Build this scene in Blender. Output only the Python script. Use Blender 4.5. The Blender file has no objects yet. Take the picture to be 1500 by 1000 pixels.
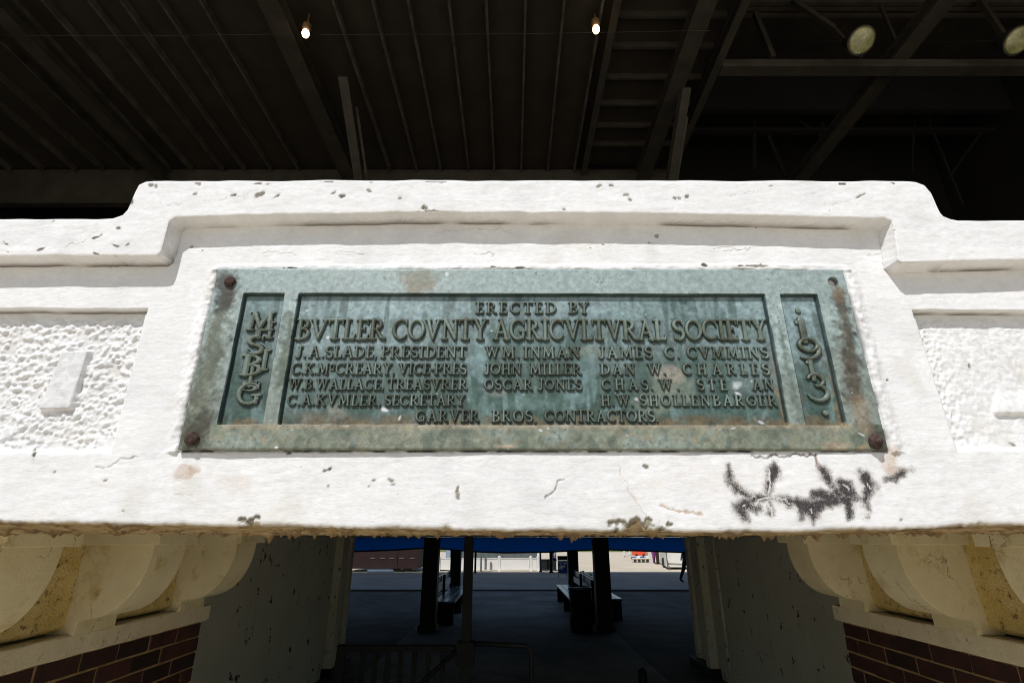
import bpy, bmesh, math, random
import numpy as np
from mathutils import Vector, Matrix

random.seed(7)
RNG = np.random.default_rng(11)
S = bpy.context.scene
COL = S.collection

# ------------------------------------------------------------------ camera, world, sun, exposure
F, PITCH = 761.0, math.radians(20.67)          # focal length in photo pixels (1500 px wide), tilt up
cs, sn = math.cos(PITCH), math.sin(PITCH)
cam = bpy.data.cameras.new('camera')
cam.sensor_width = 36.0
cam.lens = F / 1500 * 36.0
cam.clip_start, cam.clip_end = 0.05, 5000
camo = bpy.data.objects.new('camera', cam)
camo.rotation_euler = (math.radians(90) + PITCH, 0, 0)
COL.objects.link(camo)
S.camera = camo

SUN_EL, SUN_AZ = math.radians(52), math.radians(25)   # sun in front of the wall, a little to the left
w = bpy.data.worlds.new('World'); S.world = w; w.use_nodes = True
nt = w.node_tree
sky = nt.nodes.new('ShaderNodeTexSky'); sky.sky_type = 'NISHITA'; sky.sun_disc = False
sky.sun_elevation = SUN_EL; sky.sun_rotation = math.pi + SUN_AZ
nt.links.new(sky.outputs[0], nt.nodes['Background'].inputs[0])
nt.nodes['Background'].inputs[1].default_value = 0.085
sd = Vector((-math.sin(SUN_AZ) * math.cos(SUN_EL), -math.cos(SUN_AZ) * math.cos(SUN_EL), math.sin(SUN_EL)))
sun = bpy.data.lights.new('sun', 'SUN'); sun.energy = 3.7; sun.angle = math.radians(0.5); sun.color = (1, .995, .985)
suno = bpy.data.objects.new('sun', sun); COL.objects.link(suno)
suno.rotation_euler = sd.to_track_quat('Z', 'Y').to_euler()
vs = S.view_settings
vs.view_transform = 'Standard'; vs.look = 'None'; vs.gamma = 1; vs.use_curve_mapping = False; vs.exposure = -0.03
S.cycles.max_bounces = 8; S.cycles.filter_width = 1.0

GZ = -1.7                                        # floor level, measured from the eye

def W(px, py, Y):
    """photo pixel -> point on the upright plane at distance Y"""
    v = (500 - py) / F; u = (px - 750) / F
    zc = Y / (cs - v * sn)
    return u * zc, Y, zc * (sn + v * cs)

def PIX(P):
    """world points (...,3) -> photo pixels"""
    zc = P[..., 1] * cs + P[..., 2] * sn
    v = (P[..., 2] * cs - P[..., 1] * sn) / zc
    return 750 + F * P[..., 0] / zc, 500 - F * v

# ------------------------------------------------------------------ helpers
def tag(o, label=None, cat=None, group=None, kind=None):
    if label: o['label'] = label
    if cat: o['category'] = cat
    if group: o['group'] = group
    if kind: o['kind'] = kind
    return o

def empty(name, loc=(0, 0, 0), label=None, cat=None, group=None):
    o = bpy.data.objects.new(name, None); o.empty_display_size = .1
    o.location = loc; COL.objects.link(o)
    return tag(o, label, cat, group)

def link(name, me, mat=None, parent=None, smooth=False):
    if mat is not None and not me.materials: me.materials.append(mat)
    if smooth: me.polygons.foreach_set('use_smooth', [True] * len(me.polygons))
    o = bpy.data.objects.new(name, me); COL.objects.link(o)
    if parent: o.parent = parent
    return o

class MB:
    def __init__(s, org=(0, 0, 0)): s.bm = bmesh.new(); s.o = Vector(org)
    def box(s, x0, x1, y0, y1, z0, z1, bev=0):
        r = bmesh.ops.create_cube(s.bm, size=1)
        for v in r['verts']:
            v.co = Vector(((x0 + x1) / 2 + v.co.x * (x1 - x0), (y0 + y1) / 2 + v.co.y * (y1 - y0), (z0 + z1) / 2 + v.co.z * (z1 - z0))) - s.o
        if bev:
            es = list({e for v in r['verts'] for e in v.link_edges})
            bmesh.ops.bevel(s.bm, geom=es, offset=bev, segments=2, affect='EDGES', profile=.6)
        return s
    def tube(s, pts, r, n=10, r2=None, caps=True):
        pts = [Vector(p) - s.o for p in pts]; rings = []
        for i, p in enumerate(pts):
            d = (pts[min(i + 1, len(pts) - 1)] - pts[max(i - 1, 0)]).normalized()
            a = d.orthogonal().normalized() if i == 0 else (a - a.dot(d) * d).normalized()
            b = d.cross(a); rr = r if r2 is None else r + (r2 - r) * i / (len(pts) - 1)
            rings.append([s.bm.verts.new(p + rr * (a * math.cos(6.2832 * k / n) + b * math.sin(6.2832 * k / n))) for k in range(n)])
        for A, B in zip(rings, rings[1:]):
            for k in range(n): s.bm.faces.new((A[k], A[(k + 1) % n], B[(k + 1) % n], B[k]))
        if caps: s.bm.faces.new(rings[0][::-1]); s.bm.faces.new(rings[-1])
        return s
    def lathe(s, prof, cx, cy, cz, n=24):
        rings = [[s.bm.verts.new(Vector((cx + r * math.cos(6.2832 * k / n), cy + r * math.sin(6.2832 * k / n), cz + z)) - s.o) for k in range(n)] for r, z in prof]
        for A, B in zip(rings, rings[1:]):
            for k in range(n): s.bm.faces.new((A[k], A[(k + 1) % n], B[(k + 1) % n], B[k]))
        s.bm.faces.new(rings[0][::-1]); s.bm.faces.new(rings[-1])
        return s
    def prism(s, prof, y0, y1):
        """profile in x-z pushed along y"""
        A = [s.bm.verts.new(Vector((x, y0, z)) - s.o) for x, z in prof]
        B = [s.bm.verts.new(Vector((x, y1, z)) - s.o) for x, z in prof]
        n = len(A)
        s.bm.faces.new(A); s.bm.faces.new(B[::-1])
        for k in range(n): s.bm.faces.new((A[k], B[k], B[(k + 1) % n], A[(k + 1) % n]))
        return s
    def build(s, name, mat, parent=None, smooth=False):
        bmesh.ops.recalc_face_normals(s.bm, faces=s.bm.faces)
        me = bpy.data.meshes.new(name); s.bm.to_mesh(me); s.bm.free()
        o = link(name, me, mat, parent, smooth)
        if parent is None: o.location = s.o
        return o

def srgb(r, g, b):
    f = lambda c: (c / 255 / 12.92) if c <= 10 else ((c / 255 + .055) / 1.055) ** 2.4
    return (f(r), f(g), f(b))

def mat(name, c1, c2=None, scale=6, rough=.8, bump=.0, bscale=60, metal=0, detail=6, c3=None, s3=30, thr=(.58, .68), cracks=None, emit=None, spec=.5, attr=None, mould=False):
    m = bpy.data.materials.new(name); m.use_nodes = True
    n, l = m.node_tree.nodes, m.node_tree.links
    P = n['Principled BSDF']; P.inputs['Roughness'].default_value = rough; P.inputs['Metallic'].default_value = metal
    P.inputs['Specular IOR Level'].default_value = spec
    geo = n.new('ShaderNodeNewGeometry')
    def noise(sc, det=detail, r=.6):
        x = n.new('ShaderNodeTexNoise'); x.inputs['Scale'].default_value = sc; x.inputs['Detail'].default_value = det
        x.inputs['Roughness'].default_value = r; l.new(geo.outputs['Position'], x.inputs['Vector']); return x
    col = None
    if attr:
        a = n.new('ShaderNodeAttribute'); a.attribute_name = attr; col = a.outputs['Color']
        nz = noise(90, 8, .7); mr = n.new('ShaderNodeMapRange')
        l.new(nz.outputs[0], mr.inputs[0]); mr.inputs[1].default_value = .25; mr.inputs[2].default_value = .75
        mr.inputs[3].default_value = c1[0]; mr.inputs[4].default_value = c1[1]
        mx = n.new('ShaderNodeVectorMath'); mx.operation = 'SCALE'; l.new(col, mx.inputs[0]); l.new(mr.outputs[0], mx.inputs['Scale'])
        l.new(mx.outputs[0], P.inputs['Base Color'])
        if mould:
            n1 = noise(330, 8, .8); n2_ = noise(130, 4, .6)
            s1 = n.new('ShaderNodeMath'); s1.operation = 'MULTIPLY_ADD'; l.new(n1.outputs[0], s1.inputs[0]); s1.inputs[1].default_value = 1.9; l.new(a.outputs['Alpha'], s1.inputs[2])
            s2 = n.new('ShaderNodeMath'); s2.operation = 'MULTIPLY_ADD'; l.new(n2_.outputs[0], s2.inputs[0]); s2.inputs[1].default_value = .5; l.new(s1.outputs[0], s2.inputs[2])
            mr2 = n.new('ShaderNodeMapRange'); l.new(s2.outputs[0], mr2.inputs[0]); mr2.inputs[1].default_value = 1.52; mr2.inputs[2].default_value = 2.12
            gt = n.new('ShaderNodeMath'); gt.operation = 'GREATER_THAN'; l.new(a.outputs['Alpha'], gt.inputs[0]); gt.inputs[1].default_value = .02
            mu = n.new('ShaderNodeMath'); mu.operation = 'MULTIPLY'; l.new(mr2.outputs[0], mu.inputs[0]); l.new(gt.outputs[0], mu.inputs[1])
            mm = n.new('ShaderNodeMix'); mm.data_type = 'RGBA'; l.new(mu.outputs[0], mm.inputs[0]); l.new(mx.outputs[0], mm.inputs[6]); mm.inputs[7].default_value = (.05, .045, .045, 1)
            l.new(mm.outputs[2], P.inputs['Base Color'])
    elif c2:
        rp = n.new('ShaderNodeValToRGB'); rp.color_ramp.elements[0].position = .35; rp.color_ramp.elements[1].position = .65
        rp.color_ramp.elements[0].color = (*c1, 1); rp.color_ramp.elements[1].color = (*c2, 1)
        l.new(noise(scale).outputs[0], rp.inputs[0]); col = rp.outputs[0]
        if c3:
            rp2 = n.new('ShaderNodeValToRGB'); rp2.color_ramp.elements[0].position = thr[0]; rp2.color_ramp.elements[1].position = thr[1]
            l.new(noise(s3, 8, .7).outputs[0], rp2.inputs[0])
            mx = n.new('ShaderNodeMix'); mx.data_type = 'RGBA'; l.new(rp2.outputs[0], mx.inputs[0]); l.new(col, mx.inputs[6]); mx.inputs[7].default_value = (*c3, 1)
            col = mx.outputs[2]
        if cracks:
            vz = n.new('ShaderNodeTexVoronoi'); vz.feature = 'DISTANCE_TO_EDGE'; vz.inputs['Scale'].default_value = cracks
            ad = n.new('ShaderNodeVectorMath'); ad.operation = 'MULTIPLY_ADD'; l.new(noise(cracks * 2.2, 6, .7).outputs['Color'], ad.inputs[0]); ad.inputs[1].default_value = (.25, .25, .25); l.new(geo.outputs['Position'], ad.inputs[2])
            l.new(ad.outputs[0], vz.inputs['Vector'])
            lt = n.new('ShaderNodeMapRange'); l.new(vz.outputs['Distance'], lt.inputs[0]); lt.inputs[1].default_value = .020; lt.inputs[2].default_value = .006
            mk = n.new('ShaderNodeMapRange'); l.new(noise(cracks * .9, 3, .5).outputs[0], mk.inputs[0]); mk.inputs[1].default_value = .56; mk.inputs[2].default_value = .66
            mu = n.new('ShaderNodeMath'); mu.operation = 'MULTIPLY'; l.new(lt.outputs[0], mu.inputs[0]); l.new(mk.outputs[0], mu.inputs[1])
            mx = n.new('ShaderNodeMix'); mx.data_type = 'RGBA'; l.new(mu.outputs[0], mx.inputs[0]); l.new(col, mx.inputs[6]); mx.inputs[7].default_value = (.16, .12, .06, 1)
            col = mx.outputs[2]
        l.new(col, P.inputs['Base Color'])
    else: P.inputs['Base Color'].default_value = (*c1, 1)
    if bump:
        b = n.new('ShaderNodeBump'); b.inputs['Strength'].default_value = 1; b.inputs['Distance'].default_value = bump
        bn = noise(bscale, 6, .65)
        if mould:
            mp = n.new('ShaderNodeMapping'); mp.inputs['Scale'].default_value = (.38, 1, 1); l.new(geo.outputs['Position'], mp.inputs[0]); l.new(mp.outputs[0], bn.inputs['Vector'])
        l.new(bn.outputs[0], b.inputs['Height']); l.new(b.outputs[0], P.inputs['Normal'])
    if emit:
        P.inputs['Emission Color'].default_value = (*emit[0], 1); P.inputs['Emission Strength'].default_value = emit[1]
    return m

M = dict(
    paint=mat('white_masonry_paint', (.93, 1.05), rough=.78, bump=.0016, bscale=110, attr='Col', spec=.25, mould=True),
    patina=mat('bronze_patina', (.64, 1.36), rough=.45, bump=.00035, bscale=420, attr='Col', spec=.45),
    rust=mat('rusty_iron', srgb(40, 27, 22), srgb(84, 62, 54), scale=160, rough=.9, bump=.002, bscale=240, c3=srgb(20, 14, 12), s3=200),
    ground=mat('concrete_paving', (.56, .48, .36), (.64, .56, .44), scale=.7, rough=.95, bump=.004, bscale=20),
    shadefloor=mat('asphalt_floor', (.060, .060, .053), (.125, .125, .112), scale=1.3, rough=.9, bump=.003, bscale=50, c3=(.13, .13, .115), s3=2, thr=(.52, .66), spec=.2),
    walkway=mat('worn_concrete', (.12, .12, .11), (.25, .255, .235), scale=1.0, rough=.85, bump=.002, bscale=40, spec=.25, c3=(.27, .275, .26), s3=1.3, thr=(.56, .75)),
    road=mat('road_asphalt', (.24, .24, .215), (.33, .325, .29), scale=.5, rough=.9, bump=.004, bscale=30),
    kerb=mat('kerb_concrete', (.16, .15, .13), (.22, .2, .18), scale=3),
    grass=mat('grass', (.10, .14, .03), (.19, .20, .06), scale=.4, rough=1, bump=.05, bscale=9),
    corbel=mat('corbel_plaster', (.64, .57, .35), (.73, .66, .44), scale=5, rough=.9, bump=.0025, bscale=110, c3=(.46, .34, .12), s3=7, thr=(.55, .72), cracks=4.0),
    stucco=mat('yellowed_stucco', (.62, .46, .15), (.74, .58, .26), scale=9, rough=.95, bump=.012, bscale=75, c3=(.2, .13, .04), s3=28, thr=(.55, .64)),
    sill=mat('sill_stone', (.62, .55, .38), (.70, .63, .46), scale=8, rough=.9, bump=.003, bscale=90, c3=(.36, .28, .16), s3=20),
    mortar=mat('brown_mortar', (.24, .155, .065), (.36, .25, .115), scale=15, rough=1, bump=.003, bscale=150),
    brick=mat('dark_red_brick', (.018, .006, .0045), (.048, .013, .009), scale=14, rough=.75, bump=.0012, bscale=180),
    side=mat('grey_green_plaster', (.70, .71, .58), (.80, .80, .66), scale=2.2, rough=.85, bump=.002, bscale=60, c3=(.05, .045, .04), s3=7, thr=(.615, .63)),
    strip=mat('flaking_cream_paint', (.74, .71, .55), (.8, .77, .62), scale=6, rough=.8, bump=.003, bscale=60, c3=(.10, .09, .07), s3=14, thr=(.60, .63)),
    soffit=mat('deck_concrete', (.48, .44, .34), (.58, .53, .42), scale=2, rough=.95, bump=.003, bscale=40),
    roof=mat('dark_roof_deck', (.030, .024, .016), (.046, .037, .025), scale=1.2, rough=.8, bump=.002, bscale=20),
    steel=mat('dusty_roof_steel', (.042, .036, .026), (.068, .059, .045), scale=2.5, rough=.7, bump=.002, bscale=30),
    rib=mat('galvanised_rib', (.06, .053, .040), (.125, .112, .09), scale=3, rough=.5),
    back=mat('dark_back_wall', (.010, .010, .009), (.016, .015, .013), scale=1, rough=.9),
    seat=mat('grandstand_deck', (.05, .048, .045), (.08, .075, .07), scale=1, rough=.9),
    dark=mat('dark_painted_steel', (.006, .009, .010), (.011, .015, .017), scale=6, rough=.6, bump=.001, bscale=60, spec=.3),
    teal=mat('dark_teal_paint', (.05, .09, .10), (.08, .13, .15), scale=5, rough=.22),
    board=mat('weathered_board', (.68, .62, .55), (.78, .72, .65), scale=9, rough=.7, bump=.001, bscale=80),
    black=mat('black_paint', (.003, .004, .004), (.009, .010, .011), scale=9, rough=.6, spec=.15),
    maroon=mat('maroon_siding', (.018, .0045, .004), (.026, .007, .005), scale=4, rough=.6),
    white=mat('white_vinyl', (.74, .73, .70), (.8, .79, .76), scale=3, rough=.5),
    greygreen=mat('grey_green_siding', (.09, .11, .11), (.12, .14, .14), scale=3, rough=.7),
    bluepost=mat('pale_blue_paint', (.28, .38, .52), (.34, .45, .6), scale=4, rough=.5),
    signblue=mat('sign_blue', (.02, .06, .25), (.03, .08, .32), scale=6, rough=.4),
    red=mat('orange_red_paint', (.7, .07, .03), (.78, .1, .04), scale=3, rough=.4),
    yellow=mat('yellow_paint', (.75, .5, .08), (.8, .55, .1), scale=3, rough=.4),
    skin=mat('skin', (.42, .24, .16), (.48, .28, .2), scale=20, rough=.6),
    hair=mat('dark_hair', (.03, .018, .01), (.05, .03, .018), scale=90, rough=.7),
    cloth_dark=mat('black_cloth', (.012, .012, .014), (.02, .02, .024), scale=30, rough=.9),
    cloth_white=mat('white_cloth', (.7, .69, .68), (.78, .77, .76), scale=30, rough=.9),
    cloth_purple=mat('purple_cloth', (.16, .03, .15), (.22, .05, .2), scale=30, rough=.9),
    glassy=mat('lamp_lens', (.30, .30, .12), (.55, .54, .27), scale=7, rough=.15, bump=.004, bscale=14, c3=(.8, .79, .5), s3=6, thr=(.54, .66), spec=.9),  # yellow tones stand in for sunlit ground mirrored in the lens
    bulb=mat('lit_bulb', (.9, .6, .3), emit=((1, .72, .38), 5.0)),
    brass=mat('lamp_socket', (.18, .11, .05), (.28, .17, .08), scale=30, rough=.4),
    tyre=mat('tyre_rubber', (.02, .02, .02), (.03, .03, .03), scale=40, rough=.9),
    lens=mat('pale_light_strip', (.16, .13, .12)),
)
def letter_mat():
    m = mat('letter_bronze', srgb(74, 76, 58), srgb(132, 148, 138), scale=11, rough=.45, bump=.0005, bscale=300, c3=srgb(82, 66, 40), s3=45, thr=(.58, .68))
    n, l = m.node_tree.nodes, m.node_tree.links; P = n['Principled BSDF']; src = P.inputs['Base Color'].links[0].from_socket
    a = n.new('ShaderNodeAttribute'); a.attribute_name = 'SideShade'; mx = n.new('ShaderNodeMix'); mx.data_type = 'RGBA'
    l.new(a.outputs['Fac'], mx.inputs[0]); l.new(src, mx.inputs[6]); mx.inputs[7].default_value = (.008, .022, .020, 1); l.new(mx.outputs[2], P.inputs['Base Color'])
    return m
def tarp_mat():
    m = mat('blue_tarpaulin', (.003, .11, .42), (.004, .13, .50), scale=3, rough=.6, bump=.004, bscale=18)
    n, l = m.node_tree.nodes, m.node_tree.links
    P = n['Principled BSDF']; tr = n.new('ShaderNodeBsdfTranslucent'); tr.inputs[0].default_value = (.003, .13, .52, 1)
    mx = n.new('ShaderNodeMixShader'); mx.inputs[0].default_value = .6
    l.new(P.outputs[0], mx.inputs[1]); l.new(tr.outputs[0], mx.inputs[2]); l.new(mx.outputs[0], n['Material Output'].inputs[0])
    return m
def brick_mat():
    m = M['brick']; n, l = m.node_tree.nodes, m.node_tree.links; P = n['Principled BSDF']; src = P.inputs['Base Color'].links[0].from_socket
    oi = n.new('ShaderNodeObjectInfo'); mr = n.new('ShaderNodeMapRange'); l.new(oi.outputs['Random'], mr.inputs[0]); mr.inputs[3].default_value = .45; mr.inputs[4].default_value = 1.7
    mx = n.new('ShaderNodeVectorMath'); mx.operation = 'SCALE'; l.new(src, mx.inputs[0]); l.new(mr.outputs[0], mx.inputs['Scale']); l.new(mx.outputs[0], P.inputs['Base Color'])
brick_mat()
M['tarp'] = tarp_mat(); M['letter'] = letter_mat()

# ------------------------------------------------------------------ numpy noise fields and shape tests
def tex(sig, sx=1.0, n=512):
    a = RNG.standard_normal((n, n)); f = np.fft.fftfreq(n)
    g = np.exp(-2 * (np.pi ** 2) * ((f[None, :] * sig * sx) ** 2 + (f[:, None] * sig) ** 2))
    a = np.real(np.fft.ifft2(np.fft.fft2(a) * g)); return (a - a.mean()) / a.std()

def samp(t, x, z, step):
    n = t.shape[0]; u = (x / step) % n; v = (z / step) % n
    i = np.floor(u).astype(int) % n; j = np.floor(v).astype(int) % n; fu = u - np.floor(u); fv = v - np.floor(v)
    i1 = (i + 1) % n; j1 = (j + 1) % n
    return (t[j, i] * (1 - fu) + t[j, i1] * fu) * (1 - fv) + (t[j1, i] * (1 - fu) + t[j1, i1] * fu) * fv

def ss(a, b, x):
    t = np.clip((x - a) / (b - a), 0, 1); return t * t * (3 - 2 * t)

def sdpoly(x, z, pts):
    """signed distance to a polygon, negative inside"""
    d = np.full(x.shape, 1e9); ins = np.zeros(x.shape, bool); n = len(pts)
    for k in range(n):
        ax, az = pts[k]; bx, bz = pts[(k + 1) % n]; ex, ez = bx - ax, bz - az
        t = np.clip(((x - ax) * ex + (z - az) * ez) / (ex * ex + ez * ez + 1e-12), 0, 1)
        d = np.minimum(d, (x - ax - t * ex) ** 2 + (z - az - t * ez) ** 2)
        c = ((az > z) != (bz > z)); 
        with np.errstate(divide='ignore', invalid='ignore'):
            ins ^= c & (x < (bx - ax) * (z - az) / ((bz - az) if bz != az else 1e-12) + ax)
    return np.where(ins, -1, 1) * np.sqrt(d)

def dline(x, y, pts, r=None):
    """distance to a polyline less the radius, which may vary along it"""
    d = np.full(x.shape, 1e9)
    for k in range(len(pts) - 1):
        ax, ay = pts[k][:2]; bx, by = pts[k + 1][:2]; ex, ey = bx - ax, by - ay
        t = np.clip(((x - ax) * ex + (y - ay) * ey) / (ex * ex + ey * ey + 1e-12), 0, 1)
        rr = pts[k][2] * (1 - t) + pts[k + 1][2] * t if r is None else r
        d = np.minimum(d, np.hypot(x - ax - t * ex, y - ay - t * ey) - rr)
    return d

def mixc(C, m, col):
    m = np.clip(m, 0, 1)[..., None]; return C * (1 - m) + np.array(col) * m

def grid_normals(V):
    du = np.gradient(V, axis=1); dv = np.gradient(V, axis=0)
    N = np.cross(du, dv); N /= np.linalg.norm(N, axis=2, keepdims=True) + 1e-12
    return N

def grid_part(name, V, N, C, fm, m, parent):
    """the faces of a shared grid that fm picks, as one mesh with the grid's own normals and colours"""
    ny, nx = V.shape[:2]
    idx = np.arange(ny * nx).reshape(ny, nx)
    q = np.stack([idx[:-1, :-1], idx[:-1, 1:], idx[1:, 1:], idx[1:, :-1]], -1)[fm]
    used, inv = np.unique(q, return_inverse=True); inv = inv.reshape(-1)
    me = bpy.data.meshes.new(name); nf = len(q)
    me.vertices.add(len(used)); me.vertices.foreach_set('co', V.reshape(-1, 3)[used].astype(np.float32).ravel())
    me.loops.add(nf * 4); me.loops.foreach_set('vertex_index', inv.astype(np.int32))
    me.polygons.add(nf); me.polygons.foreach_set('loop_start', np.arange(0, nf * 4, 4, dtype=np.int32))
    me.update(calc_edges=True)
    me.polygons.foreach_set('use_smooth', np.ones(nf, bool))
    ca = me.color_attributes.new('Col', 'FLOAT_COLOR', 'POINT')
    cc = np.ones((len(used), 4), np.float32); nc = C.shape[-1]; cc[:, :nc] = C.reshape(-1, nc)[used]; ca.data.foreach_set('color', cc.ravel())
    me.normals_split_custom_set_from_vertices(N.reshape(-1, 3)[used].astype(np.float32).tolist())
    return link(name, me, m, parent)

TS = {s: tex(s) for s in (1.2, 2.2, 4, 9, 24)}
TH = tex(2.0, 3.0); TV = tex(3.0, 5.0)

# ------------------------------------------------------------------ setting: ground, floors, roads
def slab(name, x0, x1, y0, y1, z0, z1, m, **k): return tag(MB().box(x0, x1, y0, y1, z0, z1, **k).build(name, m), kind='structure')
slab('ground', -900, 900, -900, 1800, GZ - .4, GZ - .012, M['ground'])
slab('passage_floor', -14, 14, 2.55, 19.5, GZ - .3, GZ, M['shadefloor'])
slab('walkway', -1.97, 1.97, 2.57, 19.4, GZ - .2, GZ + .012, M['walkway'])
slab('road', -60, 60, 19.7, 30.2, GZ - .3, GZ - .004, M['road'])
slab('kerb', -60, 60, 19.5, 19.7, GZ - .3, GZ + .05, M['kerb'])
slab('grass', -200, 200, 72, 900, GZ - .3, GZ + .03, M['grass'])

# ------------------------------------------------------------------ parapet with its cast frame
def build_parapet():
    root = empty('parapet', (0, 1.0, 0), 'white painted concrete parapet with stepped cap holding the green bronze plaque', 'parapet wall')
    YC, Y0, YP = .960, 1.0, 1.024
    # top outline, from photo points on the cap's front plane
    tl = [(-100, 319), (0, 318), (140, 319), (165, 317), (180, 312), (188.5, 303), (192, 290), (197, 277), (203.5, 268), (213, 264), (225, 262.8), (500, 262), (750, 262), (1000, 262), (1325, 263.5),
          (1342, 264.5), (1353, 268), (1361, 277), (1365.5, 292), (1371, 306), (1381, 313), (1393, 318), (1405, 320.5), (1500, 321), (1600, 321)]
    tp = np.array([[W(a, b, YC)[0], W(a, b, YC)[2]] for a, b in tl])
    for k in range(1, len(tp)):
        if tp[k, 0] <= tp[k - 1, 0] + .0025: tp[k, 0] = tp[k - 1, 0] + .0025
    bl = [(0, 765), (200, 768), (400, 771), (600, 775), (800, 777.5), (1000, 779), (1150, 778), (1300, 776), (1500, 768)]
    bp = np.array([[W(a, b, Y0)[0], W(a, b, Y0)[2]] for a, b in bl])
    # columns: dense where the camera looks, denser at the two shoulders, coarse far out
    xs = np.concatenate([-1.22 - np.linspace(0, 1, 60)[::-1][:-1] ** 2 * 2.4, np.arange(-1.22, 1.24, .0023), 1.24 + np.linspace(0, 1, 60)[1:] ** 2 * 2.4])
    for k in (5, 9, 16, 20):
        xs = np.concatenate([xs, tp[k, 0] + np.arange(-.012, .012, .0008)])
    xs = np.unique(np.round(xs, 5)); nx = len(xs)
    ztop = np.interp(xs, tp[:, 0], tp[:, 1]); zbot = np.interp(xs, bp[:, 0], bp[:, 1])
    t3 = samp(TS[9], xs, xs * 0 + .3, .002); t4 = samp(TS[2.2], xs, xs * 0 + .7, .002)
    ztop = ztop + .0007 * t3
    edge = zbot + .0008 * t3 + .0006 * t4
    for (px, rr, dep) in ((940, 30, .009), (368, 13, .006), (652, 12, .003), (682, 10, .004), (1437, 14, .003)):   # bites out of the lower arris
        xc = W(px, 772, 1)[0]; wd = rr / 790
        edge += dep * np.clip(1 - ((xs - xc) / wd) ** 2, 0, 1) * (1 + .35 * t4)
    R = .009
    zmid = .52
    rows = []
    # underside, back to front, with hanging crumbs of plaster
    for k, Y in enumerate(np.linspace(1.26, 1.004, 26)):
        n1 = samp(TS[2.2], xs, xs * 0 + Y, .0022); n2 = samp(TS[4], xs, xs * 0 + Y, .0022)
        n3 = samp(TS[1.2], xs, xs * 0 + Y, .0019); drop = .0028 * np.clip(n2 - .7, 0, 1.5) * (1 + n3) + .0012 * np.clip(n1 + .6 * n3, 0, 2)
        f = (Y - 1.0) / .26
        z = zbot * (1 - f) + (.0065) * f + .0012 * n1 - drop * (.5 + f)
        z = np.where(np.abs(xs) > .62, z + .003 * f, z)
        rows.append(np.stack([xs, np.full(nx, Y), z], 1))
    nb = len(rows)
    def dens(n, bands, k=4.5):
        g = np.linspace(0, 1, 4001); w = np.ones(4001)
        for c, h in bands: w += k * (np.abs(g - c) < h)
        q = np.cumsum(w); q = (q - q[0]) / (q[-1] - q[0]); return np.interp(np.linspace(0, 1, n), q, g)
    zp1, zp2 = W(100, 447, 1)[2], W(1400, 453, 1)[2]; zb0 = .012
    lowt = dens(270, [((zp1 - zb0) / (zmid - zb0), .011), ((zp2 - zb0) / (zmid - zb0), .011)])
    tc = [((W(a, b, YC)[2] - zmid) / (np.interp(W(a, b, YC)[0], xs, ztop) - R - zmid)) for a, b in ((60, 376), (200, 375.5), (400, 314.5), (750, 312), (1100, 316), (1290, 321), (1400, 384), (1490, 381))]
    for t in lowt[:-1]: rows.append(np.stack([xs, np.full(nx, 1.0), edge + (zmid - edge) * t], 1))
    for t in dens(190, [((min(tc) + max(tc)) / 2, (max(tc) - min(tc)) / 2 + .03)], 3.0): rows.append(np.stack([xs, np.full(nx, 1.0), zmid + (ztop - R - zmid) * t], 1))
    nf = len(rows)
    for a in np.linspace(0, math.pi / 2, 7)[1:]:
        rows.append(np.stack([xs, YC + R * (1 - math.cos(a)) + xs * 0, ztop - R + R * math.sin(a)], 1))
    for Y in (1.02, 1.1, 1.18, 1.25): rows.append(np.stack([xs, xs * 0 + Y, ztop - .002 + .001 * samp(TS[9], xs, xs * 0 + Y, .003)], 1))
    rows.append(np.stack([xs, xs * 0 + 1.26, ztop - .012], 1)); rows.append(np.stack([xs, xs * 0 + 1.26, xs * 0 + .3], 1)); rows.append(np.stack([xs, xs * 0 + 1.26, xs * 0 + .012], 1))
    V = np.stack(rows, 0)
    fr = np.zeros(V.shape[:2], bool); fr[nb:nf] = True
    X, Z = V[..., 0], V[..., 2]
    # --- relief
    w2 = lambda l, Y: [(W(a, b, Y)[0], W(a, b, Y)[2]) for a, b in l]
    capl = w2([(-60, 377), (0, 376), (150, 375.5), (229, 375.5), (236, 371), (243, 350), (249, 325), (258, 319), (400, 314.5), (600, 312.5), (750, 312), (900, 313), (1100, 316), (1295, 321), (1306, 325), (1309, 345), (1314, 380), (1323, 386.5), (1400, 384), (1500, 381), (1560, 380)], YC)
    wob = .0005 * samp(TS[9], X, Z, .0021) + .0002 * samp(TS[4], X, Z, .0021)
    cap = sdpoly(X, Z + wob, [(-5, 2), (-5, capl[0][1])] + capl + [(5, capl[-1][1]), (5, 2)])
    lp = w2([(216.5, 451), (163, 664)], Y0); rp = w2([(1336, 452), (1402, 661)], Y0)
    zl = w2([(100, 447)], Y0)[0][1]; zr = w2([(1400, 453)], Y0)[0][1]
    zb = w2([(100, 664)], Y0)[0][1]
    wp = .0007 * samp(TS[9], X, Z, .0023) + .0004 * samp(TS[4], X, Z, .002)
    pl = sdpoly(X, Z + wp, [(-5, zl), (lp[0][0], lp[0][1]), (lp[1][0], zb), (-5, zb)])
    pr = sdpoly(X, Z + wp, [(rp[0][0], zr), (5, zr), (5, zb + .004), (rp[1][0], zb + .004)])
    panel = np.minimum(pl, pr)
    y = np.full(X.shape, Y0)
    # recessed panels: crisp top ledge, softened sides and foot
    topd = np.where(X < 0, zl, zr) - Z
    soft = np.where(topd < .02, .0026, .012)
    pm = ss(0, 1, -panel / soft)
    y += (YP - Y0) * pm
    rough = samp(TS[2.2], X, Z, .0014) * .7 + samp(TS[4], X, Z, .0012) * .35 + samp(TH, X, Z, .0012) * .5 + .5 * samp(TS[1.2], X, Z, .0017)
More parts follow.
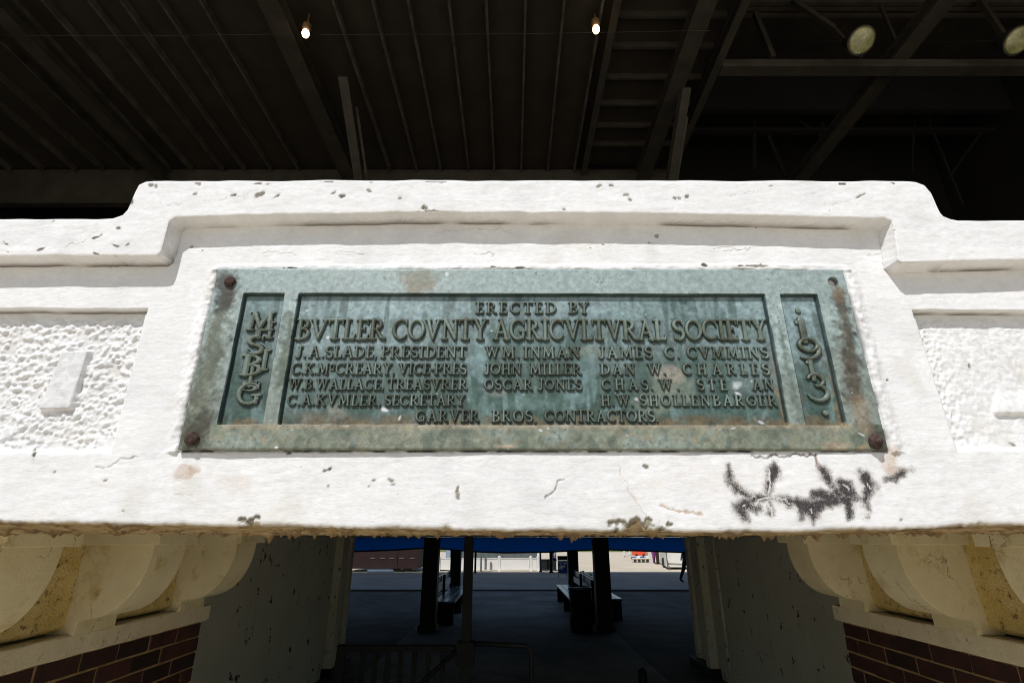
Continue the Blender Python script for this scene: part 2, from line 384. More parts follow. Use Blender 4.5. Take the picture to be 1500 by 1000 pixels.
    amp = np.where(X < 0, .0021, .0018 * (1 - .75 * ss(.86, .92, X))) * ss(.004, .02, -panel) * ss(.0, .03, topd - .01)
    y -= amp * np.clip(rough + .3, -.6, 2.2)
    # blank marker stuck to the left panel, and one on the right
    bmk = sdpoly(X, Z + .0006 * samp(TS[4], X, Z, .002), w2([(90, 514), (127, 514), (100, 597), (57, 598)], 1.012))
    k1 = ss(.004, 0, bmk); MK = k1; y = y * (1 - k1) + k1 * (YP - .013 + .003 * ss(-.5, 1, (Z - .2) * 6) + .0004 * samp(TS[2.2], X, Z, .002))
    bmk2 = sdpoly(X, Z, w2([(1463, 601), (1465, 604), (1560, 603), (1560, 560), (1470, 560), (1463, 598)], 1.012))
    k2 = ss(.004, 0, bmk2) * ss(.05, 0, Z - W(1480, 600, 1.01)[2]); y = y * (1 - k2) + k2 * (YP - .009)
    # cap moulding
    cm = ss(0, 1, (-cap + .001) / .0028)
    rnd = .0035 * np.clip(1 - (-cap) / .007, 0, 1) ** 2 * (cap < 0)
    y = y - (Y0 - YC) * cm + rnd * cm
    # plaster lip round the plaque, pushed up unevenly
    pq = w2([(319, 394), (1238, 394), (1308, 660), (258, 660)], .99)
    dq = sdpoly(X, Z, pq)
    lipn = 1 + .22 * samp(TS[9], X, Z, .002) + .12 * samp(TS[2.2], X, Z, .002)
    side = (Z < pq[0][1] + .002) & (Z > pq[3][1] - .002)
    y -= np.where(Z > pq[0][1] - .003, .0050 * ss(.012, .002, np.abs(dq - .008)) * lipn, 0)
    y -= np.where(side, -.002 * ss(.004, .0, dq) + .0058 * ss(.034, .010, dq) * lipn * ss(-.001, .006, dq) + .0006 * ss(.05, .0, dq) * rough, 0)
    y = np.where(dq < -.003, 1.006, y)
    # shallow painted-over unevenness
    fine = .0004 * samp(TS[24], X, Z, .0022) + .00022 * samp(TS[9], X, Z, .002) + .00011 * samp(TH, X, Z, .0018) + .00007 * samp(TS[1.2], X, Z, .002)
    capn = .00014 * samp(TH, X, Z, .0025) + .0001 * samp(TS[2.2], X, Z, .002)
    y -= fine + capn * cm + .00014 * samp(TH, X, Z, .002) * (Z < pq[3][1])
    # round the lower arris
    e2 = Z - edge[None, :]
    y += .004 * np.clip(1 - e2 / .008, 0, 1) ** 2
    V[..., 1] = np.where(fr, y, V[..., 1])
    # --- colour, from wear seen on the wall
    U, P = PIX(V)
    C = np.ones(V.shape) * np.array((.80, .795, .785))
    n9, n4, n2, n1 = (samp(TS[s], X, Z, .002) for s in (9, 4, 2.2, 1.2))
    nn = .6 * n4 + .5 * n2 + .5 * n1
    C *= (1 + .018 * n9 + .015 * n2)[..., None]
    C = mixc(C, .25 * ss(.6, 2.2, n9) * (Z < .1), (.72, .68, .60))
    C = mixc(C, .35 * ss(-.5, -1.3, rough) * ss(.004, .02, -panel), (.50, .48, .45))
    n24 = samp(TS[24], X * .7, Z, .002); runs = samp(TV, X * 1.3, Z * .22, .0016)
    C = mixc(C, .10 * ss(.3, 1.8, n24 + .6 * n2) + .20 * ss(.6, 2.2, runs + .4 * n24) + .16 * ss(1.0, 2.4, samp(TH, X, Z, .0017)), (.60, .60, .60))
    C = mixc(C, .30 * ss(.9, 2.2, runs - .5 * n24) * (cap > 0), (.66, .62, .54))
    C = mixc(C, .35 * MK, (.68, .69, .70)); C = mixc(C, .4 * MK * ss(.6, 1.4, n2 + .5 * n1), (.5, .5, .5))
    def chip(px, py, rx, ry, depth=.0016, col=(.23, .21, .17), ang=0.):
        nonlocal C
        dx, dy = U - px, P - py; ca, sa = math.cos(ang), math.sin(ang)
        a, b = (dx * ca + dy * sa) / rx, (-dx * sa + dy * ca) / ry
        rx, ry = rx * .8, ry * .8
        near = (np.abs(dx) < 4 * max(rx, ry)) & (np.abs(dy) < 4 * max(rx, ry)) & fr & (np.abs(cap + .001) > .003) & ((np.abs(panel + .0013) > .003) | (topd > .02))
        r = np.hypot(a, b) + .5 * nn
        m = ss(1.05, .85, r) * near
        rim = ss(1.5, 1.05, r) * near
        C = mixc(C, .35 * rim, (.4, .38, .34)); C = mixc(C, m, col)
        V[..., 1] += depth * m
    L = random.Random(3)
    chips = [(191, 296, 5, 4), (221, 271, 3, 2), (285, 284.5, 3, 2), (345, 286, 4, 2.6), (357, 289, 3, 1.6), (379, 285, 5, 2.2), (404, 288, 6, 2), (10, 358, 5, 3), (57, 366, 7, 2), (143, 347, 7, 2), (168, 360, 5, 2.5), (174, 334, 4, 2),
             (143, 373, 5, 2), (228, 272, 2, 3), (290, 269, 3, 1.5), (487, 283, 4, 1.5), (918, 285, 3, 1.5), (925, 294, 4, 2.5), (933, 304, 4, 2.5), (988, 290, 3, 2), (1007, 287, 2, 2), (878, 272, 3, 1.5), (896, 272, 3, 1.5),
             (1231, 269, 5, 1.5), (1130, 272, 4, 1), (1260, 287, 6, 1.5), (1308, 268, 4, 1.2), (400, 265, 14, 1.5), (480, 266, 8, 1.4), (545, 266, 10, 1.4), (630, 266, 14, 1.4), (380, 269, 10, 1.4), (500, 287, 4, 2), (540, 279, 3, 2), (586, 290, 3, 1.5),
             (35, 321, 9, 1.5), (62, 322, 5, 1.3), (80, 323, 4, 1.3), (478, 688, 6, 2.5), (547, 703, 4, 2), (573, 704, 4, 3), (576, 709, 3, 1.5), (670, 716, 2, 4), (670, 724, 2.2, 6), (583, 723, 2, 1.5), (425, 663, 7, 1.5),
             (723, 391, 9, 2), (430, 393, 10, 1.2), (760, 392, 8, 1.2), (1105, 389, 26, 1.3), (50, 662, 2.5, 6), (946, 684, 5, 2), (1165, 690, 4, 1.5), (1390, 560, 2.5, 4), (1300, 556, 2, 1.5), (1420, 536, 2, 3), (1483, 650, 5, 1.5)]
    for c in chips: chip(*c[:4], ang=L.uniform(-.5, .5) * (c[2] < 8), col=random.Random(c[0]).choice([(.23, .21, .17), (.14, .12, .10), (.3, .27, .22)]))
    for _ in range(24): chip(L.uniform(0, 1500), L.choice([L.uniform(268, 310), L.uniform(330, 375), L.uniform(680, 765)]), L.uniform(1.2, 2.6), L.uniform(.8, 1.7), ang=L.uniform(-.6, .6), depth=.0008, col=(.34, .32, .28))
    chip(633, 313, 17, 6, .004, (.33, .30, .24)); chip(941, 770, 30, 9, .004, (.30, .28, .21)); chip(368, 765, 11, 7, .004, (.24, .22, .16))
    for a, b, rx in ((850, 321, 22), (868, 318, 8), (826, 322, 6), (1115, 325, 13), (1285, 331, 16), (1300, 336, 10), (262, 328, 7), (700, 322, 9), (940, 322, 10), (130, 384, 8), (225, 378, 7), (1030, 388, 5)): chip(a, b, rx, 2.2, .0012, (.10, .085, .06))
    # cracks
    def crack(pts, r, col, k=1.0):
        nonlocal C
        jx = U + 1.6 * n4 + 1.2 * n2; jy = P + 1.6 * samp(TS[4], X + .5, Z, .002) + 1.0 * n1
        d = dline(jx, jy, pts, 0.0); m = ss(r * 1.3, r * .5, d) * fr * k
        C = mixc(C, m, col); V[..., 1] += .0014 * np.clip(m, 0, 1)
    crack([(798, 728), (808, 722), (814, 708), (826, 704)], 1.5, (.3, .28, .26))
    crack([(907, 678), (914, 700), (921, 716), (937, 745), (948, 758)], 1.1, (.62, .52, .44), .7)
    crack([(968, 740), (985, 748), (1010, 750), (1030, 753)], 1.7, (.5, .38, .28), .85)
    crack([(140, 686), (165, 681), (182, 671), (204, 668)], 1.2, (.3, .29, .28), .8)
    crack([(1100, 668), (1160, 668), (1190, 667), (1205, 688)], 1.5, (.22, .19, .18), .9)
    crack([(1190, 667), (1201, 676), (1208, 690)], 1.4, (.3, .2, .16), .9)
    crack([(640, 338), (700, 336), (760, 340)], .8, (.6, .58, .55), .5)
    for _ in range(16):
        a, b = L.uniform(20, 1480), L.choice([L.uniform(345, 388), L.uniform(685, 760), L.uniform(275, 305)])
        crack([(a, b), (a + L.uniform(8, 25), b + L.uniform(-4, 4)), (a + L.uniform(25, 45), b + L.uniform(-7, 7))], .7, (.5, .49, .47), .55)
    # rust blushes
    def blush(px, py, rx, ry, col, k):
        nonlocal C
        r = np.hypot((U - px) / rx, (P - py) / ry); C = mixc(C, k * ss(1, .2, r + .25 * n4) * (.6 + .4 * ss(-.5, .8, nn)) * fr, col)
    blush(272, 690, 20, 13, (.45, .3, .19), .8); blush(292, 690, 9, 10, (.5, .36, .25), .6); blush(345, 705, 45, 24, (.66, .58, .5), .5)
    blush(1305, 668, 14, 20, (.5, .34, .2), .7); blush(1316, 690, 18, 9, (.42, .28, .2), .75); blush(1050, 700, 90, 30, (.72, .66, .6), .35)
    blush(848, 727, 14, 16, (.7, .6, .55), .5); blush(115, 640, 60, 30, (.78, .74, .68), .5)
    # black mould along the crack
    mould = [[(1066, 683, 1.5), (1069, 697, 4), (1070, 708, 6), (1085, 719, 4), (1098, 728, 7)],
             [(1135, 678, 2), (1134, 690, 9), (1128, 705, 8), (1125, 722, 5)],
             [(1079, 741, 6), (1092, 737, 9), (1112, 730, 6), (1128, 728, 4), (1150, 733, 5), (1168, 737, 8), (1188, 744, 10), (1205, 736, 7), (1222, 735, 7), (1240, 731, 6), (1262, 730, 3)],
             [(1192, 724, 5), (1205, 724, 7), (1220, 728, 6)],
             [(1205, 687, 4), (1211, 697, 5), (1219, 712, 4), (1229, 724, 8)],
             [(1230, 706, 5), (1238, 713, 9), (1246, 724, 8), (1254, 731, 4)],
             [(1259, 690, 2), (1268, 698, 8), (1275, 708, 9), (1271, 722, 7), (1266, 735, 5)],
             [(1298, 702, 2), (1312, 699, 3), (1322, 692, 6), (1332, 690, 3)],
             [(1085, 742, 8), (1089, 754, 5), (1096, 760, 2)], [(1188, 748, 8), (1192, 762, 3)], [(1243, 738, 6), (1242, 757, 3)], [(1127, 735, 3), (1129, 752, 3)], [(1172, 745, 5), (1174, 757, 2)], [(1270, 735, 3), (1272, 756, 2)], [(1100, 740, 6), (1112, 746, 4)]]
    dm = np.full(X.shape, 1e9)
    for pth in mould: dm = np.minimum(dm, dline(U + .6 * n4, P + .7 * n2, pth))
    drip = samp(TV.T, X, Z, .0016)
    g = dm - .4 + .9 * n1 + 1.1 * n2 + 1.1 * drip + .4 * n4
    C = mixc(C, .45 * ss(8, 0, g - 1.2 * drip) * fr, (.50, .44, .39)); MO = ss(11, -9, g) * fr
    for core in ([(1126, 690), (1128, 706), (1126, 722)], [(1108, 740), (1113, 731), (1130, 728), (1150, 731), (1155, 737)], [(1124, 734), (1129, 745), (1131, 755)], [(1236, 708), (1244, 718)], [(1270, 706), (1276, 716)], [(1187, 745), (1189, 752)], [(1088, 741), (1091, 739)]):
        MO = MO * (1 - .75 * ss(1.4, .5, dline(U + .8 * n2, P + .6 * n1, core, 0.)))
    # beige tint and dark lines along the ledges, dark gap round the plaque
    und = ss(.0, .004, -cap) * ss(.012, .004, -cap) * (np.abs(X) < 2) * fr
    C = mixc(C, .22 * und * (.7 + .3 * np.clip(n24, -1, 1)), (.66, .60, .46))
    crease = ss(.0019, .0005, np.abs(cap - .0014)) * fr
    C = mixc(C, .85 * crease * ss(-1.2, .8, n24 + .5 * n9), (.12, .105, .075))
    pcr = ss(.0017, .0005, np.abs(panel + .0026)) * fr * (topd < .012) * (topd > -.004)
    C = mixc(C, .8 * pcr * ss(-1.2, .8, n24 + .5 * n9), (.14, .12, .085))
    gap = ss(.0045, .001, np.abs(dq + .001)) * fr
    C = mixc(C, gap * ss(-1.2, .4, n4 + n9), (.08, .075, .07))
    C = mixc(C, .5 * ss(.014, .004, dq) * side * ss(.2, 1.3, n4 + .5 * n1) * fr, (.45, .44, .42))
    # unpainted underside
    n_u = samp(TS[4], X, V[..., 1], .0022)
    un = np.zeros(V.shape[:2]); un[:nb] = 1; un[nb] = .8; un[nb + 1] = .35
    C = mixc(C, un, (.34, .25, .12)); C = mixc(C, un * ss(.2, 1.3, n_u) * .8, (.16, .10, .05)); C = mixc(C, un * ss(-.4, -1.6, n_u) * .6, (.5, .42, .3))
    C = np.concatenate([C, MO[..., None]], -1)
    N = grid_normals(V)
    # --- parts
    a = lambda m: m[:-1, :-1]
    isf = a(fr)
    cf = a((cap < .004) | ~fr); cf[:nf - 1][~isf[:nf - 1]] = False; cf[:nb] = False
    cf[nf - 1:] = True
    lf = a((pl < -.002)) & isf & ~cf; rf = a((pr < -.002)) & isf & ~cf
    body = ~(cf | lf | rf)
    V = V - np.array((0, 1.0, 0))
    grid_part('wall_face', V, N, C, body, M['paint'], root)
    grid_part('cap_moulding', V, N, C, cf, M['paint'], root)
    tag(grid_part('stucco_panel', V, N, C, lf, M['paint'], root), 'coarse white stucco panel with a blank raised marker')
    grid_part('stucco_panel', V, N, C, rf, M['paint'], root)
build_parapet()

# ------------------------------------------------------------------ bronze plaque
def ell(cx, cy, rx, ry, a0, a1, w0, w1=None, wm=None, n=14):
    w1 = w0 if w1 is None else w1; wm = w0 if wm is None else wm; out = []
    for i in range(n + 1):
        t = i / n; a = math.radians(a0 + (a1 - a0) * t)
        out.append((cx + rx * math.cos(a), cy + ry * math.sin(a), (w0 + (wm - w0) * 2 * t) if t < .5 else (wm + (w1 - wm) * (2 * t - 1))))
    return out
T, t_, s_ = .100, .072, .054
def sf(x, y, h=.17): return [(x - h, y, s_), (x + h, y, s_)]
def st(x, y0=.05, y1=.95, r=T): return [(x, y0, r), (x, y1, r)]
LO, HI = s_, 1 - s_
G = {
 'I': (.40, [st(.2), sf(.2, LO), sf(.2, HI)]),
 'A': (.84, [[(.15, .04, t_), (.42, .93, t_)], [(.42, .95, T * .9), (.70, .04, T)], [(.26, .34, t_ * .9), (.58, .34, t_ * .9)], sf(.14, LO, .12), sf(.71, LO, .14), [(.32, HI, s_), (.44, HI, s_)]]),
 'B': (.68, [st(.18), [(.03, LO, s_), (.3, LO, s_)], [(.03, HI, s_), (.3, HI, s_)], ell(.24, .745, .29, .205, 90, -90, .05, .05, T), ell(.26, .285, .34, .235, 90, -90, .05, .055, T)]),
 'C': (.80, [ell(.44, .5, .36, .44, 40, 320, .05, .05, T, 22), [(.72, .96, .03), (.72, .70, .045)]]),
 'D': (.82, [st(.18), [(.03, LO, s_), (.3, LO, s_)], [(.03, HI, s_), (.3, HI, s_)], ell(.3, .5, .43, .44, 92, -92, .05, .05, T, 20)]),
 'E': (.62, [st(.18), [(.03, LO, s_), (.55, LO, s_ + .012)], [(.03, HI, s_), (.52, HI, s_ + .008)], [(.18, .52, t_), (.42, .52, .045)], [(.57, .08, s_), (.6, .24, .03)], [(.53, .92, s_), (.55, .77, .03)], [(.42, .43, .032), (.42, .61, .032)]]),
 'G': (.84, [ell(.44, .5, .36, .44, 40, 330, .05, .06, T, 22), [(.72, .96, .03), (.72, .72, .045)], [(.70, .1, .07), (.70, .42, .07)], [(.54, .43, s_), (.82, .43, s_)]]),
 'H': (.84, [st(.18), st(.66), sf(.18, LO, .15), sf(.18, HI, .15), sf(.66, LO, .15), sf(.66, HI, .15), [(.18, .5, t_), (.66, .5, t_)]]),
 'J': (.50, [[(.33, .95, T), (.33, .25, T)], ell(.16, .22, .17, .18, 0, -140, T, .05), sf(.33, HI, .15)]),
 'K': (.80, [st(.18), sf(.18, LO, .15), sf(.18, HI, .15), [(.2, .44, t_), (.62, .93, t_)], [(.34, .56, T * .8), (.68, .07, T)], sf(.64, HI, .12), [(.6, LO, s_), (.79, LO, s_)]]),
 'L': (.60, [st(.18), sf(.18, HI, .15), [(.03, LO, s_), (.53, LO, s_ + .015)], [(.55, .08, s_), (.59, .27, .03)]]),
 'M': (.98, [[(.14, .05, t_), (.19, .95, t_)], [(.22, .93, T), (.48, .14, T * .8)], [(.48, .14, t_), (.76, .95, t_)], [(.78, .95, T), (.83, .05, T)], sf(.13, LO, .11), sf(.83, LO, .13), [(.08, HI, s_), (.24, HI, s_)], [(.74, HI, s_), (.92, HI, s_)]]),
 'N': (.86, [[(.17, .05, t_), (.17, .95, t_)], [(.19, .93, T), (.68, .08, T)], [(.7, .05, t_), (.7, .95, t_)], sf(.17, LO, .12), [(.04, HI, s_), (.24, HI, s_)], sf(.7, HI, .13)]),
 'O': (.86, [ell(.43, .5, .35, .44, 90, 270, .062, .062, T, 16), ell(.43, .5, .35, .44, 90, -90, .062, .062, T, 16)]),
 'P': (.66, [st(.18), sf(.18, LO, .16), [(.03, HI, s_), (.3, HI, s_)], ell(.26, .71, .31, .235, 90, -92, .05, .05, T)]),
 'R': (.80, [st(.18), sf(.18, LO, .15), [(.03, HI, s_), (.3, HI, s_)], ell(.25, .73, .29, .22, 90, -92, .05, .05, T), [(.34, .5, T * .75), (.6, .12, T), (.76, .05, .06)]]),
 'S': (.62, [ell(.31, .73, .22, .215, 35, 250, .045, T, T, 14), ell(.30, .27, .235, .225, 75, -150, T, .045, T, 14), [(.52, .95, .03), (.52, .76, .042)], [(.09, .05, .03), (.09, .24, .042)]]),
 'T': (.72, [st(.36), sf(.36, LO, .17), [(.05, HI, s_ + .01), (.67, HI, s_ + .01)], [(.05, .93, s_), (.03, .74, .03)], [(.67, .93, s_), (.69, .74, .03)]]),
 'V': (.82, [[(.14, .95, T), (.41, .08, T * .8)], [(.41, .08, t_), (.68, .95, t_)], sf(.14, HI, .13), sf(.68, HI, .12)]),
 'W': (1.12, [[(.14, .95, T * .9), (.36, .08, T * .75)], [(.36, .08, t_), (.56, .93, t_)], [(.56, .93, T * .9), (.77, .08, T * .75)], [(.77, .08, t_), (.98, .95, t_)], sf(.14, HI, .12), sf(.98, HI, .12), sf(.56, HI, .1)]),
 'Y': (.78, [[(.14, .95, T), (.39, .48, T * .85)], [(.39, .48, t_), (.64, .95, t_)], [(.39, .5, T), (.39, .05, T)], sf(.14, HI, .12), sf(.64, HI, .12), sf(.39, LO, .15)]),
 '.': (.22, [[(.1, .08, .085), (.1, .085, .085)]]),
 ',': (.24, [[(.12, .08, .085), (.12, .085, .085)], [(.15, .04, .06), (.07, -.14, .03)]]),
 '-': (.30, [[(.05, .45, .055), (.25, .45, .055)]]),
 'c': (.50, [ell(.26, .70, .2, .2, 30, 330, .05, .05, .065, 14), [(.1, .42, .035), (.42, .42, .035)], [(.1, .70, .03), (.42, .72, .03)]]),
 '1': (.40, [st(.22), [(.22, .93, .05), (.08, .86, .05)], [(.08, .86, .05), (.09, .8, .06)]]),
 '9': (.74, [ell(.36, .66, .27, .27, 0, 360, .06, .06, .075, 26), ell(.26, .52, .42, .44, 20, -115, .07, .05, .09, 16)]),
 '3': (.72, [ell(.34, .73, .24, .21, 160, -90, .05, .05, .08, 16), ell(.32, .29, .31, .26, 90, -160, .05, .045, .09, 18)]),
 'o': (.30, [[(.15, .15, .14), (.15, .151, .14)]]),
}
GC = {}
def glyph(ch, cell, slope=False):
    key = (ch, cell)
    if key in GC: return GC[key]
    wd, strokes = G[ch]
    xs = np.arange(-.12, wd + .14, cell); zs = np.arange(-.24 if ch == ',' else -.1, 1.1, cell)
    X, Z = np.meshgrid(xs, zs)
    f = lambda x, z: np.minimum.reduce([dline(x, z, p) for p in strokes])
    D = f(X, Z); e = cell * .3
    cellin = (np.minimum.reduce([D[:-1, :-1], D[1:, :-1], D[:-1, 1:], D[1:, 1:]]) < 0)
    gx, gz = (f(X + e, Z) - f(X - e, Z)) / (2 * e), (f(X, Z + e) - f(X, Z - e)) / (2 * e)
    gl = np.hypot(gx, gz) + 1e-6; out = D > -cell * .12
    XX = np.where(out, X - gx / gl ** 2 * D, X); ZZ = np.where(out, Z - gz / gl ** 2 * D, Z)
    H = np.where(out, 0, .62 + .38 * ss(0, .065, -D))
    idx = np.arange(X.size).reshape(X.shape); q = np.stack([idx[:-1, :-1], idx[:-1, 1:], idx[1:, 1:], idx[1:, :-1]], -1)[cellin]
    used, inv = np.unique(q, return_inverse=True)
    co = np.stack([XX, -H, ZZ], -1).reshape(-1, 3)[used]
    me = bpy.data.meshes.new('letter'); me.from_pydata(co.tolist(), [], inv.reshape(-1, 4).tolist()); me.update()
    me.materials.append(M['letter'])
    ga = me.attributes.new('SideShade', 'FLOAT', 'POINT'); ga.data.foreach_set('value', (np.where(H > .61, .12, 1.0) * 1.0).ravel()[used].astype(np.float32))  # dark shade painted on the letter sides, faces nearly clear
    GC[key] = me; return me

def build_plaque():
    xl, xr = W(319, 394, .988)[0], W(1238, 394, .988)[0]
    zt, zb = W(750, 392.5, .988)[2], W(750, 658, .988)[2]
    oz = (zt + zb) / 2; ox = (xl + xr) / 2; org = np.array((ox, 1.0, oz))
    root = empty('plaque', tuple(org), 'weathered green bronze dedication plaque with raised lettering, bolted to the white parapet', 'plaque')
    cell = .0016
    xs = np.linspace(xl, xr, int((xr - xl) / cell)); zs = np.linspace(zb, zt, int((zt - zb) / cell))
    X, Z = np.meshgrid(xs, zs); nz, nx = X.shape
    tilt = lambda x: .988 + .006 * (x - xl) / (xr - xl)             # the plate sits a little proud on the left
    Y = tilt(X)
    fld = []
    for (a, b, c, d) in ((358, 417, 430, 622), (438, 1121, 430, 622), (1144, 1198, 430, 622)):
        x0, x1, z1, z0 = W(a, c, .99)[0], W(b, c, .99)[0], W(a, c, .99)[2], W(a, d, .99)[2]
        fld.append((x0, x1, z0, z1))
    U, P = PIX(np.stack([X, Y, Z], -1))
    n = {s: samp(TS[s], X + .37, Z + .11, .0016) for s in TS}
    nh = samp(TS[24], X * .9, Z * .35, .0016); nv = samp(tex(3, .8), X, Z * .16, .0016)     # runs down the plate
    sdf = np.full(X.shape, 1e9); which = np.zeros(X.shape, int)
    for k, (x0, x1, z0, z1) in enumerate(fld):
        dd = np.maximum(np.maximum(x0 - X, X - x1), np.maximum(z0 - Z, Z - z1)) + .0002 * n[9]
        which = np.where(dd < 0, k + 1, which); sdf = np.minimum(sdf, dd)
    rec = ss(0, .0014, -sdf)
    Y = Y + .0095 * rec + .00006 * n[2.2] + .00004 * n[1.2] + .0003 * n[24]
    # outer edge turned over
    de = np.minimum(np.minimum(X - xl, xr - X), np.minimum(Z - zb, zt - Z))
    Y += .0022 * np.clip(1 - de / .0035, 0, 1) ** 2
    # empty bolt hole
    hx, _, hz = W(1221.5, 412, .992); dh = np.hypot(X - hx, Z - hz)
    Y += .020 * ss(.0108, .0092, dh)
    # ---- patina and weathering; frame and fields darker towards the bottom
    A = np.array
    C = np.ones(X.shape + (3,)) * A((.30, .37, .355))
    fr = sdf > 0
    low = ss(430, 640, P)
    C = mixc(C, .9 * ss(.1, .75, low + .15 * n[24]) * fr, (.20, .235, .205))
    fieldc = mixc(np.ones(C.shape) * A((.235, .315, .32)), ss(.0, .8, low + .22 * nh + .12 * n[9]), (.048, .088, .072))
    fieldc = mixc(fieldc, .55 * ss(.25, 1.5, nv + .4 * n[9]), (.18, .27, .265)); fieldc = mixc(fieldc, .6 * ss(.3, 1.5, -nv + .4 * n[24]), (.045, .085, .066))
    C = np.where((~fr)[..., None], fieldc, C)
    def patch(px, py, rx, ry, col, k, ang=0., nz_=.35):
        nonlocal C
        dx, dy = U - px, P - py; ca, sa = math.cos(ang), math.sin(ang)
        r = np.hypot((dx * ca + dy * sa) / rx, (-dx * sa + dy * ca) / ry) + nz_ * (.6 * n[9] + .4 * n[4]) + .12 * n[1.2]
        C = mixc(C, k * ss(1.1, .35, r), col)
    def run(pts, col, k):
        nonlocal C
        d = dline(U + 2.2 * n[9], P + 2 * n[4], pts); C = mixc(C, k * ss(8, -9, d + 1.8 * n[4] + 1.4 * n[2.2] + 1.2 * n[1.2]), col)
    # bottom rail: mottled brown and verdigris
    rail = fr & (P > 621)
    C = np.where(rail[..., None], mixc(mixc(np.ones(C.shape) * A((.20, .22, .165)), ss(-.2, 1.0, n[4] + .5 * n[1.2]), (.12, .145, .11)), .7 * ss(.3, 1.4, n[9]), (.24, .2, .13)), C)
    C = mixc(C, .6 * ss(.5, 1.5, n[9] - .3 * n[2.2]) * rail, (.2, .27, .25))
    C = mixc(C, .8 * ss(7, 0, np.abs(P - 624)) * fr * ss(316, 330, U) * ss(1256, 1240, U), (.30, .26, .185))
    # side rails
    run([(336, 425, 9), (322, 470, 13), (306, 530, 18), (292, 590, 16), (282, 640, 20)], (.115, .125, .085), .85)
    run([(334, 412, 15), (326, 440, 12)], (.045, .04, .03), .9); run([(284, 640, 22), (296, 612, 10)], (.055, .05, .035), .85)
    run([(1224, 424, 6), (1232, 455, 9), (1240, 490, 9), (1246, 540, 13), (1252, 580, 12)], (.075, .06, .038), .9)
    run([(1222, 424, 8), (1227, 436, 5)], (.24, .16, .085), .6); run([(1285, 640, 13), (1296, 652, 9)], (.05, .045, .03), .8)  # second run paints the lower right bolt's shadow into the patina
    run([(1258, 590, 12), (1268, 630, 12)], (.26, .19, .12), .6)
    for bar in ([(425, 470, 9), (414, 560, 11)], ): run(bar, (.10, .125, .09), .9)
    run([(1141, 480, 3), (1160, 560, 4), (1170, 610, 4)], (.11, .16, .13), .7)
    patch(608, 412, 38, 19, (.22, .185, .125), .75); patch(620, 400, 60, 12, (.2, .24, .2), .4)
    patch(745, 653, 22, 6, (.50, .38, .27), .85, nz_=.25); patch(1225, 652, 20, 8, (.40, .31, .21), .6); patch(1262, 655, 10, 5, (.36, .25, .14), .6)
    # olive grime gathered round the words
    for (a, b_, c, d) in ((428, 685, 503, 597), (706, 855, 503, 572), (875, 1142, 503, 597), (606, 967, 598, 620), (432, 716, 463, 500), (721, 977, 463, 500), (985, 1128, 463, 500), (352, 404, 455, 596), (1166, 1220, 465, 590)):
        bx_ = np.maximum(np.maximum(a - U, U - b_), np.maximum(c - P, P - d)); C = mixc(C, .42 * ss(5, -6, bx_ + 3.5 * n[4] + 2 * n[9]) * (~fr) * ss(-1.6, .4, n[2.2] + nv), (.050, .062, .042))
    # field details
    patch(975, 575, 45, 32, (.21, .24, .185), .75); patch(985, 545, 24, 14, (.29, .26, .21), .75); patch(855, 512, 40, 9, (.2, .23, .18), .5)
    patch(705, 500, 16, 70, (.21, .31, .32), .75); patch(845, 560, 22, 44, (.18, .275, .275), .6); patch(530, 480, 70, 22, (.2, .27, .26), .4); patch(790, 588, 70, 14, (.14, .22, .205), .6)
    patch(470, 610, 60, 12, (.13, .12, .085), .7); patch(600, 612, 60, 9, (.1, .11, .08), .6); patch(1040, 612, 70, 9, (.12, .09, .05), .7); patch(486, 596, 20, 12, (.24, .25, .2), .6)
    patch(730, 572, 18, 10, (.24, .27, .25), .6); patch(1060, 600, 70, 14, (.08, .135, .12), .6)
    foot = (~fr) & (P > 606); C = mixc(C, .75 * ss(606, 622, P + 4 * n[4]) * foot, (.17, .12, .06))
    for (x0, x1, z0, z1) in fld[1:]:
        C = mixc(C, .75 * ss(.012, .001, x1 - X + .004 * n[4]) * (~fr) * (X < x1) * (X > x1 - .03) * ss(470, 600, P), (.24, .17, .085))
    C = mixc(C, .6 * ss(.010, .001, X - fld[2][0] + .003 * n[4]) * (X > fld[2][0]) * (X < fld[2][0] + .03) * (~fr) * ss(540, 612, P), (.26, .16, .09))
    # worn-away piece of a name, paint flecks, bird lime
    patch(1080, 563, 13, 9, (.50, .54, .53), .9, -.2); patch(1083, 574, 7, 3, (.55, .58, .56), .9, .5)
    L = random.Random(5)
    for px, py, rx, ry in ((655, 401, 3, 4), (561, 598, 7, 4), (935, 583, 5, 2.5), (1118, 617, 5, 2), (1019, 663, 3, 1), (792, 630, 4, 2), (720, 482, 3, 2), (1104, 556, 3, 2), (1262, 636, 6, 1.3), (845, 600, 6, 3), (584, 610, 2, 5), (1074, 627, 4, 1.3), (918, 637, 4, 1.3), (803, 627, 2, 2), (460, 465, 3, 2), (447, 452, 3, 2), (478, 492, 3, 3), (405, 655, 3, 2)):
        patch(px, py, rx, ry, (.66, .68, .66), .95, L.uniform(-.3, .5), .15)
    spk = samp(tex(.9), X, Z, .0016); C = mixc(C, .75 * ss(2.7, 3.3, spk), (.52, .58, .56)); C = mixc(C, .6 * ss(2.0, 2.9, -spk + .5 * n[9]), (.04, .05, .04))
    tr = .35 + .65 * ss(425, 440, P); C *= (1 + tr * (.09 * n[1.2] + .08 * n[2.2] + .05 * n[9]))[..., None]
    C = np.clip(C, .01, .9)
    # green-black shade of the recess walls painted where frame meets field
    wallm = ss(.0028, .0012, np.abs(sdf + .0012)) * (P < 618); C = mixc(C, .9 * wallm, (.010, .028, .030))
    C = mixc(C, ss(.0115, .010, dh), (.10, .11, .10)); C = mixc(C, .9 * ss(.007, .004, np.hypot(X - hx - .002, Z - hz - .0)) * ss(-1, .6, n[2.2]), (.6, .62, .6))
